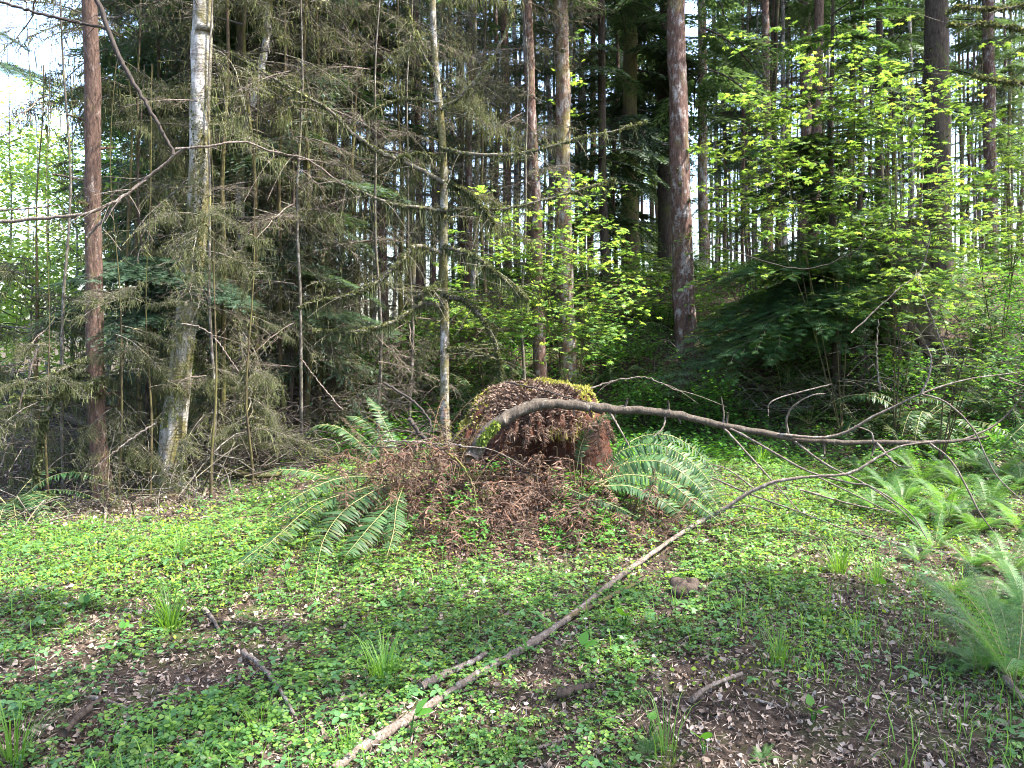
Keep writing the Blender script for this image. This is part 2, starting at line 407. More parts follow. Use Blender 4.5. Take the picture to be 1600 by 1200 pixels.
def dead_bough(L=1.4, moss=1., dens=1., droop=.25, needles=False, hang=.3):
    a = M(); P = axis(L, .05, droop, 9, .04)
    tubes(a, P, np.linspace(.010 * L, .003, 9), 4, 0)
    nt = int(16 * dens); ts = np.sort(U(.12, .98, nt)); base = lerp(P, ts); mp = [lerp(P, U(0.05, 1, int(10 * moss)))]
    for i in range(nt):
        l = L * U(.18, .5) * (1.1 - .6 * ts[i]); yaw = random.choice((-1, 1)) * U(.5, 1.2)
        k = 5; tt = np.linspace(0, 1, k); cz = U(-.7, .15)
        Q = base[i] + np.stack([math.cos(yaw) * l * tt, math.sin(yaw) * l * tt + .08 * l * np.sin(tt * 5 + i), cz * l * tt * tt], 1)
        tubes(a, Q, np.linspace(.0038, .002, k), 3, 0)
        n2 = int(5 * dens) + 1; B = lerp(Q, U(.15, 1, n2))
        yw = yaw + rng.choice([-1, 1], n2) * U(.4, 1.1, n2); l2 = l * U(.25, .6, n2); t3 = np.linspace(0, 1, 4)
        pz = U(-.8, .2, n2)
        Q2 = B[:, None] + np.stack([np.cos(yw)[:, None] * l2[:, None] * t3, np.sin(yw)[:, None] * l2[:, None] * t3, (pz * l2)[:, None] * t3 ** 1.5], 2)
        tubes(a, Q2, np.broadcast_to(np.linspace(.0026, .0014, 4), (n2, 4)), 3, 0)
        if needles:
            Bn = Q2[:, 1:].reshape(-1, 3); Rm = rot(np.repeat(yw, 3) + U(-.5, .5, len(Bn)), U(-1.2, 0, len(Bn)), U(-1, 1, len(Bn)), U(.03, .08, len(Bn))); Rm[..., 1] *= .3
            a.stamp(KITE, Rm, Bn, 1)
        if moss: mp.append(lerp(Q, U(.1, 1, max(1, int(3 * moss))))); mp.append(Q2[:, 2:].reshape(-1, 3)[: int(6 * moss)])
    if moss:
        mp = np.concatenate(mp); hang_moss(a, mp[rng.random(len(mp)) < .42], hang * .75, 2); fuzz(a, mp, .006, 2, 1, .016)
    return a.tpl()
rng = np.random.default_rng(11)
LIVE = [live_bough(1.5, 1., False, d) for d in (.3, .42, .55, .38)]
LIVEF = [live_bough(1.2, 1.1, True, d) for d in (.25, .4, .5)]
DEAD = [dead_bough(1.3, m_, 1., d) for m_, d in ((.5, .2), (1., .35), (1.6, .5), (0.2, .15))]
DEADM = [dead_bough(1.2, 2.2, 1.3, d, hang=.42) for d in (.3, .5, .8)]
DEADN = [dead_bough(1.3, .4, 1.5, d, True) for d in (.3, .6)]

def radial(mm, lib, z0, z1, n, l0, l1, pitch0=.1, pitch1=.2, jit=.25, gap=None, r0=.03, bias=1.):
    """boughs set round a stem from z0 to z1, length factor l0 (low) to l1 (high)"""
    z = z0 + (z1 - z0) * U(0, 1, n) ** bias; f = (z - z0) / max(z1 - z0, .01)
    yaw = U(0, 6.28, n)
    if gap is not None:      # (centre, half width) that stays bare
        d = np.abs((yaw - gap[0] + math.pi) % (2 * math.pi) - math.pi); keep = d > gap[1]; z, f, yaw = z[keep], f[keep], yaw[keep]; n = len(z)
    s = (l0 + (l1 - l0) * f) * U(.6, 1.15, n)
    pt = U(-1, 1, n) * jit + pitch0 + (pitch1 - pitch0) * f
    k = rng.integers(0, len(lib), n)
    P = np.stack([r0 * np.cos(yaw), r0 * np.sin(yaw), z], 1)
    for i in range(len(lib)):
        q = k == i
        mm.stamp(lib[i], rot(yaw[q], pt[q], U(-.3, .3, int(q.sum())), s[q]), P[q])
def trunk_mesh(path, rad, seg=16, lump=.06, flare=.5, seed=0):
    """path [K,3] local, with bark lumps and a flared foot"""
    a = M(); K = len(path); r_ = np.random.default_rng(seed)
    rad = np.asarray(rad) * (1 + flare * np.exp(-(path[:, 2] - path[0, 2]) / (rad[0] * 2.5)))
    th = np.arange(seg) * 2 * math.pi / seg
    ph = r_.uniform(0, 6.28, (6, 2)); rr = np.ones((K, seg))
    for i in range(6): rr += lump / 2.2 * np.sin(th[None] * (1 + i) + ph[i, 0] + path[:, 2:3] * (1.3 + i * 1.7)) 
    rr += lump * .5 * r_.normal(size=(K, seg)) * .5
    foot = np.exp(-(path[:, 2:3] - path[0, 2]) / (rad[0] * 2)); rr += .28 * foot * np.sin(th[None] * 5 + ph[0, 1])
    V = path[:, None] + (rad[:, None] * rr)[..., None] * np.stack([np.cos(th), np.sin(th), 0 * th], 1)[None]
    idx = np.arange(K * seg).reshape(K, seg); A, B = idx[:-1], idx[1:]
    a.add(V.reshape(-1, 3), np.stack([A, np.roll(A, -1, 1), np.roll(B, -1, 1), B], -1).reshape(-1, 4))
    return a
# shared crowns
rng = np.random.default_rng(23)
CR = {}
def crown_data(key, name, fn, mats):
    a = M(); fn(a); CR[key] = a.data(name, mats); return CR[key]
for i in range(4):
    crown_data(f'tall{i}', 'crown', lambda a: radial(a, LIVE, 5.0 + i * .8, 20, 31, 1.25, .5, -.1, .25), [MT['twigdark'], MT['hem']])
for i in range(3):
    crown_data(f'low{i}', 'crown', lambda a: (radial(a, LIVE, 2.2 + i * .5, 8, 27, 1.3, 1.1, -.15, .1), radial(a, LIVE, 8, 19, 20, 1.1, .45, 0, .25)), [MT['twigdark'], MT['hem']])
for i in range(2):
    crown_data(f'light{i}', 'crown', lambda a: (radial(a, LIVE, 1.2, 7, 55, 1.1, .9, -.1, .1), radial(a, LIVE, 7, 13, 25, .8, .3, 0, .25)), [MT['twigdark'], MT['hemlight']])
for i in range(3):
    crown_data(f'dead{i}', 'dead_crown', lambda a: radial(a, DEAD, 1.6, 9, 38, 1.0, .9, -.05, .1, .35), [MT['twig'], MT['moss']])
for i in range(2):
    crown_data(f'needle{i}', 'dead_crown', lambda a: radial(a, DEADN, 2.0, 8, 60, .9, .9, -.3, -.1, .35), [MT['twig'], MT['deadneedle']])
for i in range(2):
    crown_data(f'pole{i}', 'dead_crown', lambda a: radial(a, [DEAD[3]], 2., 12, 48, .6, .7, 0, .1, .35), [MT['twigdark'], MT['moss']])

TREES = 0
def tree(name, pxs, w_px, Y, bark, label, cat='tree', group=None, H=19, parts=(), seg=16, taper=.75, flare=.35, top=None, w_top=None, knots=0, lump=.06):
    """pxs: photo points down the trunk, top first. the foot is carried down to the ground"""
    global TREES; TREES += 1
    P = [at(px, py, Y) for px, py in pxs]
    a, b = P[-2], P[-1]; d = (b - a) / (a[2] - b[2])
    x = b[0] + d[0] * max(0, b[2] - float(gh(b[0], Y))); z = float(gh(x, Y)) - .06
    x = b[0] + d[0] * (b[2] - z)
    pts = ([(x, Y, z)] if b[2] > z + .12 else []) + [tuple(p) for p in P[::-1]]
    c, e = np.array(pts[-2]), np.array(pts[-1]); u = (e - c) / max(e[2] - c[2], .2)
    ztop = z + H
    if e[2] < ztop - .5:
        pts.append(tuple(e + u * .6 * (ztop - e[2]) * np.array([.5, 1, 1]) )); pts[-1] = (pts[-1][0], Y, pts[-1][2]); pts.append((pts[-1][0], Y, ztop))
    base = np.array(pts[0]); n = max(24, int(H * 4)) if seg >= 12 else 20
    path = spline(np.array(pts) - base, n)
    wb = .035 if w_px < 13 else .012; zz = path[:, 2]; g_ = rng.uniform(0, 6.28, 4); fd = smooth(0, 1, zz)
    path[:, 0] += fd * wb * (np.sin(zz * 1.1 + g_[0]) + .5 * np.sin(zz * 2.7 + g_[1])); path[:, 1] += fd * wb * 1.5 * np.sin(zz * 1.3 + g_[2])
    r = w_px / 2 * Y / F_PX; f = np.clip(path[:, 2] / H, 0, 1)
    rad = r * (1 - taper * f)
    ob = empty(name, base, label, cat, group)
    tm = trunk_mesh(path, rad, seg, lump, flare, TREES)
    if knots:
        kz = U(.6, min(H, 9), knots); i = np.searchsorted(path[:, 2], kz).clip(1, n - 1); yw = U(0, 6.28, knots)
        st = np.stack([path[i], path[i] + np.stack([np.cos(yw), np.sin(yw), U(-.2, .3, knots)], 1) * (rad[i] + U(.03, .16, knots))[:, None]], 1)
        tubes(tm, st, np.stack([U(.012, .02, knots), U(.006, .014, knots)], 1), 5)
    tm.build('trunk', MT[bark], ob, True)
    if knots:
        mm = M(); mp = (st[:, 0] * .3 + st[:, 1] * .7); fuzz(mm, mp, .028, 34, 0, .022); hang_moss(mm, mp, .16, 5, 0, .008)
        tag(mm.build('moss', MT['moss'], ob), kind='stuff')
    for key, zs, zz in parts:
        o = link(CR[key].name.split('.')[0], CR[key], ob); k = zs
        xi = np.interp(min(6, H * .4), path[:, 2], path[:, 0])
        o.location = (0, 0, zz); o.scale = (k, k, k); o.rotation_euler = (0, math.atan2(xi, min(6, H * .4)), U(0, 6.28))
    return ob, path, rad, base

# ------------------------------------------------------------------ THE GROUND
rng = np.random.default_rng(31)
def ground():
    a = M()
    xs = np.concatenate([-np.geomspace(400, 9, 26), np.linspace(-8.9, 8.9, 300), np.geomspace(9, 400, 26)])
    ys = np.concatenate([np.linspace(-30, 1.0, 12), np.linspace(1.1, 14, 300), np.linspace(14.1, 30, 70), np.geomspace(31, 900, 34)])
    X, Y = np.meshgrid(xs, ys, indexing='ij'); Z = gh(X, Y)
    near = (np.abs(X) < 8.9) & (Y > 1.1) & (Y < 14)
    Z = Z + near * rng.normal(0, .006, X.shape)
    V = np.stack([X, Y, Z], -1).reshape(-1, 3)
    i = np.arange(len(V)).reshape(X.shape)
    a.add(V, np.stack([i[:-1, :-1], i[1:, :-1], i[1:, 1:], i[:-1, 1:]], -1).reshape(-1, 4))
    m, nt, N, L = nodes('forest_soil')
    v = objco(nt)
    f = noise(nt, 22, v, 8, .5, .75); f2 = noise(nt, 3.0, v, 5)
    c = ramp(nt, [(.3, (.012, .009, .006)), (.5, (.04, .028, .02)), (.66, (.10, .07, .052)), (.8, (.22, .165, .13))], f)
    g = noise(nt, 1.6, v, 6, .3, .7)
    c = mix(nt, mixf(nt, g, .52, .64, 0, .75), c, (.06, .085, .02))
    b = N.new('ShaderNodeBsdfPrincipled'); b.inputs['Roughness'].default_value = .95; b.inputs['Specular IOR Level'].default_value = .15
    L.new(c, b.inputs['Base Color'])
    bp = N.new('ShaderNodeBump'); bp.inputs['Strength'].default_value = 1.; bp.inputs['Distance'].default_value = .03
    L.new(f, bp.inputs['Height']); L.new(bp.outputs[0], b.inputs['Normal'])
    o = N.new('ShaderNodeOutputMaterial'); L.new(b.outputs[0], o.inputs[0])
    tag(a.build('ground', m, None, True), 'brown forest soil with needle litter rising to a low bank', kind='structure')
ground()

# density of low plants, read from the place's bare and lush patches (given where the photo shows them)
LUSH = [(250, 860, 340, 85, 2.2), (430, 800, 130, 40, 2.2), (120, 960, 200, 80, .6), (760, 950, 300, 75, 1.0), (700, 1060, 240, 60, .75), (1250, 760, 260, 70, 1.9),
        (1050, 690, 160, 40, 1.6), (1480, 740, 220, 60, 1.4), (640, 900, 160, 40, .7), (1150, 850, 160, 50, .8), (380, 1150, 330, 50, .75), (850, 1180, 260, 40, .5), (1380, 1010, 180, 40, .2), (1000, 900, 130, 60, .7), (560, 1010, 120, 60, .6)]
BARE = [(260, 1060, 140, 45, 1.0), (190, 790, 190, 30, 4.0), (800, 775, 190, 50, 1.5), (1280, 1130, 320, 70, .8), (1060, 930, 60, 40, .8), (1420, 920, 200, 50, .25), (520, 640, 160, 60, 1.5), (60, 720, 120, 60, 2.), (1100, 1080, 120, 70, .5), (60, 1130, 80, 50, .5), (900, 880, 80, 20, .3)]
def dens(x, y):
    z = gh(x, y); px, py = proj(x, y, z); d = .25 + .40 * wav(x, y, 2.6, k0=5) + .42 * wav(x, y, 8., k0=9) + .25 * wav(x, y, 19., k0=14)
    for cx, cy_, sx, sy, a_ in LUSH: d = d + a_ * .6 * np.exp(-((px - cx) / sx) ** 2 - ((py - cy_) / sy) ** 2)
    for cx, cy_, sx, sy, a_ in BARE: d = d - .75 * a_ * np.exp(-((px - cx) / sx) ** 2 - ((py - cy_) / sy) ** 2)
    return d
def scatter(n, y0=2.3, y1=10.5, power=1.6):
    """points over the ground in front, denser close by"""
    u = U(0, 1, n) ** power; y = y0 + (y1 - y0) * u; x = U(-1, 1, n) * (y * .74 + .5)
    return x, y
def normals(x, y):
    e = .04; n = np.stack([-(gh(x + e, y) - gh(x - e, y)) / (2 * e), -(gh(x, y + e) - gh(x, y - e)) / (2 * e), np.ones_like(x)], -1)
    return n
def in_stump(x, y, k=1.): return ((x - STX) ** 2 + (y - STY) ** 2) < (.68 * k) ** 2
# leaf litter
a = M()
x, y = scatter(70000, power=1.35); q = ~in_stump(x, y); x, y = x[q], y[q]; z = gh(x, y)
k = rng.integers(0, 5, len(x)); sz = (.005 + .022 * U(0, 1, len(x)) ** 2.2) * (1 + .12 * y) * .8
P = np.stack([x, y, z + U(0, .014, len(x))], 1)
for i in range(5):
    s = k == i; n = int(s.sum()); a.stamp(FLAKES[i], rot(U(0, 6.28, n), rng.normal(0, .5, n), rng.normal(0, .6, n), sz[s]) * np.array([1, .8, 1.6]), P[s])
x, y = scatter(90000, power=1.2); z = gh(x, y); n = len(x)   # needles and bits of twig
Rm = rot(U(0, 6.28, n), rng.normal(0, .2, n), U(-1, 1, n), U(.012, .06, n)); Rm[..., 1] *= .08
a.stamp(KITE, Rm, np.stack([x, y, z + U(.002, .02, n)], 1))
tag(a.build('leaf_litter', MT['litter']), 'brown fallen leaves and needles over the forest floor', 'leaf litter', kind='stuff')
# clover-like ground cover
a = M(); x, y = scatter(92000, 2.3, 12.5, 1.25); d = dens(x, y); q = (d > U(0, 1, len(x))) & ~in_stump(x, y, 1.1); x, y = x[q], y[q]; n = len(x); z = gh(x, y)
s = U(.4, 1.3, n) * .0162 * (1 + .045 * y) * (1 + .12 * wav(x, y, 2.2, k0=22))
tlt = rng.normal(0, .22, (2, n)); Rm = rot(U(0, 6.28, n), tlt[0], tlt[1], s); hh = U(.5, 1.6, n)
V = list(CLOVER); 
Rm[:, :, 2] *= hh[:, None]
a.stamp(CLOVER, Rm, np.stack([x, y, z], 1))
tag(a.build('clover_carpet', MT['clover']), 'carpet of low three leaved clover plants over the soil', 'ground cover', kind='stuff'); N_CL = n
a = M(); x, y = scatter(56000, 2.3, 12, 1.15); d = dens(x, y) * .6 + .40 + .35 * wav(x, y, 3.1, k0=30); q = (d > U(0, 1, len(x))) & ~in_stump(x, y, 1.1); x, y = x[q], y[q]; n = len(x); z = gh(x, y)
kk = rng.integers(0, 4, n); s = (.45 + 1.7 * U(0, 1, n) ** 4) * .018 * (1 + .04 * y)
for i, t in enumerate((LEAF3, OV, OV, PALM5)):
    q = kk == i; m_ = int(q.sum()); pz = 0 if i == 0 else U(.3, 1.2)
    a.stamp(t, rot(U(0, 6.28, m_), U(-.2, .5, m_), rng.normal(0, .25, m_), s[q]), np.stack([x[q], y[q], z[q] + (0 if i == 0 else 1) * U(.01, .05, m_)], 1))
tag(a.build('weed_undergrowth', MT['weed']), 'small mixed weeds scattered among the clover', 'undergrowth', kind='stuff')
# moss on the soil and thin grass
a = M(); x, y = scatter(90000, 2.3, 11, 1.2); d = .25 + .55 * wav(x, y, 2.1, k0=17) + .3 * wav(x, y, 8, k0=2) + .5 * dens(x, y); q = (d > U(.25, 1.1, len(x))) & ~in_stump(x, y); x, y = x[q], y[q]; n = len(x)
Rm = rot(U(0, 6.28, n), U(.3, 1.5, n), U(-1, 1, n), U(.008, .022, n) * (1 + .06 * y)); Rm[..., 1] *= .6
a.stamp(KITE, Rm, np.stack([x, y, gh(x, y)], 1)); tag(a.build('ground_moss', MT['gmoss']), 'short green moss in patches on the soil', 'moss', kind='stuff')
a = M(); x, y = scatter(20000, 2.3, 10, 1.2); d = .35 + .5 * wav(x, y, 1.9, k0=25) + .2 * dens(x, y); q = d > U(.2, 1.3, len(x)); x, y = x[q], y[q]; n = len(x)
a.stamp(BLADE, rot(U(0, 6.28, n), rng.normal(0, .3, n), 0 * x, U(.04, .14, n)), np.stack([x, y, gh(x, y) - .005], 1))
tag(a.build('thin_grass', MT['grass']), 'thin single blades of grass among the clover', 'grass', kind='stuff')

a = M(); x, y = scatter(60000, 3.2, 9.5, 1.0); px_, py_ = proj(x, y, gh(x, y)); d = 1.1 * np.exp(-((px_ - 260) / 300) ** 2 - ((py_ - 868) / 50) ** 2) + .7 * np.exp(-((px_ - 1290) / 230) ** 2 - ((py_ - 790) / 60) ** 2) + .25 * wav(x, y, 4., k0=6) - .05
q = (d > U(0, 1, len(x))) & ~in_stump(x, y, 1.1); x, y = x[q], y[q]; n = len(x); Rm = rot(U(0, 6.28, n), U(.1, 1.3, n), U(-1, 1, n), U(.012, .035, n)); Rm[..., 1] *= .7
a.stamp(KITE, Rm, np.stack([x, y, gh(x, y) + U(0, .035, n)], 1)); tag(a.build('bright_moss', MT['limemoss']), 'bright yellow green moss spread between the clover at left and right of the stump', 'moss', kind='stuff')

# ------------------------------------------------------------------ THE STUMP
rng = np.random.default_rng(41)
SB = np.array([STX, STY, float(gh(STX, STY)) - .1]); ST_TOP = at(850, 600, STY - .1)[2]
def stump():
    ob = empty('tree_stump', SB, 'big rotten red stump with a domed top of moss and brown needles', 'stump')
    H = ST_TOP - SB[2]; S, K = 220, 60
    th = np.arange(S) * 2 * math.pi / S
    def rad(th, f):
        r = .60 + .05 * np.sin(2 * th + 1.2) + .035 * np.sin(3 * th + .4) + .02 * np.sin(7 * th + 2) + .016 * np.sin(17 * th + 3 * f) + .014 * np.sin(31 * th + 1 + 2 * f) * (.4 + f) + .010 * np.sin(53 * th + 5 * f) + .012 * np.sign(np.sin(23 * th + 6 * np.sin(3 * f))) * np.abs(np.sin(9 * f + 5 * th)) 
        r = r * (1 + .30 * np.exp(-f * 4.5)) + .10 * np.exp(-((th - math.pi) / .6) ** 2) * (1 - f)
        return r
    f = np.linspace(0, 1, K)[:, None]
    TH = np.broadcast_to(th, (K, S)); r = rad(TH, f) + rng.normal(0, .006, (K, S)) + .01 * np.sin(TH * 60 + 4 * f)
    # a deep rotten hollow facing the camera, right of the middle
    hol = smooth(.78, .58, np.abs(((TH - R(287) + math.pi) % (2 * math.pi)) - math.pi)) * smooth(.93, .80, f + 0 * TH) * smooth(.05, .18, f + 0 * TH)
    r = r * (1 - .84 * hol)
    shoulder = 1 - .16 * smooth(.72, 1, f) ** 1
    r = r * shoulder
    top = H * (.735 + .07 * np.sin(TH) + .10 * smooth(-1., .6, np.cos(TH)) + .014 * np.sin(9 * TH) + .01 * np.sin(23 * TH))
    V = np.stack([r * np.cos(TH), r * np.sin(TH), f * top], -1)
    a = M(); idx = np.arange(K * S).reshape(K, S); A, B = idx[:-1], idx[1:]
    a.add(V.reshape(-1, 3), np.stack([A, np.roll(A, -1, 1), np.roll(B, -1, 1), B], -1).reshape(-1, 4))
    a.build('wood', MT['wood'], ob, True)
    # domed cap that overhangs the wall a little and sinks toward the left
    c = M(); G = 26; g = np.linspace(0, 1, G)[:, None]; rt = V[-1, :, :2]; zt = V[-1, :, 2]
    rr = np.linalg.norm(rt, axis=1)
    dome = np.sqrt(np.maximum(0, 1 - g ** 2.2))
    rc = rr[None] * g * 1.10
    X = rc * np.cos(TH[:G] if G <= K else 0); Yc = rc * np.sin(TH[:G])
    Zb = zt[None] * g ** 1.5 + (1 - g ** 1.5) * H * .90
    Z = Zb - .07 * (g > .99) + (H * .10) * dome + .012 * rng.normal(size=(G, S)) + .02 * np.sin(X * 14) * np.sin(Yc * 11) - .10 * smooth(.85, 1, g)
    CV = np.stack([X, Yc, Z], -1); idx = np.arange(G * S).reshape(G, S); A, B = idx[:-1], idx[1:]
    c.add(CV.reshape(-1, 3), np.stack([A, B, np.roll(B, -1, 1), np.roll(A, -1, 1)], -1).reshape(-1, 4))
    c.build('top', MT['wood'], ob, True)
    Q = CV.reshape(-1, 3)
    # moss tufts on the back, right and left rims; dry needle litter in front
    def scat(n, gp=.5):
        gi = (U(0, 1, n) ** gp) * (G - 1.001); ti = U(0, S, n); i0 = gi.astype(int); j = ti.astype(int) % S; ff = (gi - i0)[:, None]
        return CV[i0, j] * (1 - ff) + CV[i0 + 1, j] * ff, gi / G
    P, gg = scat(26000); yy = P[:, 1] / .6 + .55 * P[:, 0] / .6 + .12
    mossy = smooth(-.15, .35, yy + .35 * wav(P[:, 0], P[:, 1], 9) ) + smooth(.3, .6, P[:, 0]) * .7 + smooth(-.30, -.5, P[:, 0]) * .55
    pick = mossy > U(0.1, .9, len(P))
    PM = P[pick]; n = len(PM); mm = M()
    Rm = rot(U(0, 6.28, n), U(.1, 1.5, n), U(-1, 1, n), U(.015, .04, n)); Rm[..., 1] *= .6; mm.stamp(KITE, Rm, PM - (0, 0, .006))
    rim = CV[-1][(np.cos(th) > .25) | (np.cos(th) < -.5) | (np.sin(th) > 0)]
    hang_moss(mm, rim[rng.integers(0, len(rim), 500)] + (0, 0, .02), .14, 2, 0, .010)
    # moss running down the left flank
    n = 5200; t = U(R(150), R(222), n); fz = U(.25, 1, n); rw = (rad(t, fz) * (1 - .16 * smooth(.72, 1, fz)) + .008)
    keep = (wav(t * 2, fz * 5, 3) + 1.3 * fz) > .4; t, fz, rw = t[keep], fz[keep], rw[keep]; n = len(t); tp = np.interp(t, th, V[-1, :, 2])
    Rm = rot(U(0, 6.28, n), U(-1.5, 1.5, n), U(-1, 1, n), U(.015, .038, n)); Rm[..., 1] *= .6
    mm.stamp(KITE, Rm, np.stack([rw * np.cos(t), rw * np.sin(t), fz * tp], 1))
    mm.build('moss', MT['mossy'], ob)
    PL = P[~pick]; l = M(); n = len(PL)
    Rm = rot(U(0, 6.28, n), U(-.4, .8, n), U(-1, 1, n), U(.02, .06, n)); Rm[..., 1] *= .3
    l.stamp(KITE, Rm, PL + (0, 0, .004)); 
    rim = CV[-1][np.sin(th) < .1]; R2 = rim[rng.integers(0, len(rim), 900)] + rng.normal(0, .012, (900, 3))
    Rm = rot(U(0, 6.28, 900), U(-1.6, -.2, 900), U(-1, 1, 900), U(.02, .08, 900)); Rm[..., 1] *= .13; l.stamp(KITE, Rm, R2 + (0, 0, .02))
    l.build('needle_litter', MT['caplitter'], ob)
stump()

# ------------------------------------------------------------------ FERNS
def frond(mm, path, W=.11, n=42, m_leaf=0, m_stem=1, r=.004, bare=.12, droop=.25, crumple=0., t=None, up=(0, 0, 1)):
    """a once divided frond along path [K,3]"""
    P = spline(path, 28) if len(path) != 28 else path
    tubes(mm, P[None], np.linspace(r, r * .3, 28)[None], 4, m_stem)
    ts = np.linspace(bare, .995, n); B = lerp(P, ts); T = lerp(np.gradient(P, axis=0), ts); T /= np.linalg.norm(T, axis=1, keepdims=True)
    up = np.asarray(up, float); S = np.cross(T, up); S /= np.linalg.norm(S, axis=1, keepdims=True) + 1e-9; Nn = np.cross(S, T)
    f = (ts - bare) / (1 - bare); ln = W * np.minimum(1, .45 + f * 3.2) * (1 - f ** 3.6) ** .8 + .006
    for sg in (-1, 1):
        dirv = T * .30 + S * sg; dirv /= np.linalg.norm(dirv, axis=1, keepdims=True)
        dn = droop * U(.2, 2.0, n) + .25 * math.sin(rng.random() * 6); dirv = dirv - Nn * dn[:, None] + rng.normal(0, .10 + crumple, (n, 3)); dirv /= np.linalg.norm(dirv, axis=1, keepdims=True)
        z = Nn + rng.normal(0, .22 + crumple * 1.5, (n, 3)); yv = np.cross(z, dirv); yv /= np.linalg.norm(yv, axis=1, keepdims=True); z = np.cross(dirv, yv)
        Rm = np.stack([dirv * 1., yv * (1. if crumple == 0 else .7), z * (1 + crumple * 6)], -1) * (ln * U(.85, 1.1, n))[:, None, None]
        kp = rng.random(n) > (.03 if crumple == 0 else .12); mm.stamp(LANCE if t is None else t, Rm[kp], B[kp], m_leaf)
def arch(yaw, L, rise=.75, fall=1., base=(0, 0, 0), side=0.):
    """frond path that rises and bows over"""
    t = np.linspace(0, 1, 28); reach = L * (.80 * t + .12 * t * t); z = L * (rise * 1.35 * t - fall * .95 * t ** 2.2)
    o = side * L * t * t
    return np.array(base) + np.stack([np.cos(yaw) * reach - np.sin(yaw) * o, np.sin(yaw) * reach + np.cos(yaw) * o, z], 1)
def fern_clump(mm, n, L, W=.10, npin=38, rise=(.35, .95), fall=(.6, 1.1), dead=0):
    for i in range(n):
        frond(mm, arch(U(0, 6.28), L * U(.7, 1.1), U(*rise), U(*fall), (rng.normal(0, .03), rng.normal(0, .03), .02), U(-.15, .15)), W * U(.8, 1.15), npin, 0, 1, .004)
rng = np.random.default_rng(53)
FCL = []
for i in range(4):
    a = M(); fern_clump(a, 15, 1.05, .10, 34); FCL.append(a.data('sword_fern', [MT['sword'], MT['rachis']]))
def sword_fern(px, py, s, label, Y=None, group='sword ferns on the bank'):
    P = gpt(px, py) if Y is None else at(px, py, Y)
    if Y is not None: P[2] = float(gh(P[0], P[1]))
    o = link('sword_fern', FCL[rng.integers(0, 4)]); o.location = P; o.rotation_euler = (0, 0, U(0, 6.28)); o.scale = (s,) * 3
    return tag(o, label, 'fern', group)
BF = [(955, 600, .8, 'sword fern behind the right rim of the stump'), (1010, 610, .9, 'sword fern between stump and thick reddish trunk'), (1090, 640, .9, 'sword fern below the thick reddish trunk'),
      (600, 640, .8, 'small fern left of the slender mossy tree, beside pale pole'), (745, 625, .9, 'blue green sword fern left behind the stump'), (790, 600, .9, 'sword fern at the foot of the twin trunks behind the stump'),
      (1170, 655, .8, 'dark sword fern over the middle of the bent limb'), (1265, 665, 1.0, 'sword fern left of the broad fern behind the bent limb'), (1345, 672, 1.25, 'broad blue green sword fern behind the bent limb with a pale dangling frond'),
      (1440, 680, 1.35, 'largest sword fern, long fronds arching down behind the thin end of the bent limb'), (1395, 600, .9, 'sword fern on the bank under the black root mass'), (1480, 610, .9, 'sword fern high on the bank right of the black root mass'),
      (1560, 650, 1.0, 'sword fern at the foot of the bank near the right edge'), (905, 570, .8, 'fern behind the mossy dome of the stump'), (1150, 590, .8, 'fern on the bank right of the thick reddish trunk'),
      (1230, 600, .8, 'fern beneath the drooping hemlock boughs'), (990, 560, .7, 'fern high on the bank behind the stump'), (1310, 615, .8, 'fern in shade left of the black root mass'), (680, 600, .7, 'fern behind the slender mossy tree')]
for b in BF: sword_fern(*b)
def where(px_):
    for x_, w_ in ((600, 'left of the slender tree'), (690, 'beside the slender tree'), (790, 'left behind the stump'), (880, 'straight behind the stump top'), (950, 'right behind the stump'), (1020, 'between stump and thick trunk'), (1090, 'round the foot of the thick trunk'), (1160, 'just right of the thick trunk'), (1240, 'under the drooping boughs'), (1320, 'left of the black root mass'), (1400, 'by the black root mass'), (1480, 'right of the black root mass'), (1545, 'under the airy maple at right')):
        if px_ < x_: return w_
    return 'nearest the right edge'
for i in range(34):
    px_ = 880 + 720 * (i + U(.1, .9)) / 24 if i < 24 else 560 + 340 * (i - 24 + U(.1, .9)) / 10; Y_ = U(10.8, 17.5)
    sword_fern(px_, 0, U(.7, 1.1), 'dim sword fern %s on the bank, %s' % ('low' if Y_ < 13 else ('halfway up' if Y_ < 15.3 else 'high'), where(px_)), Y_, 'dim ferns of the bank')

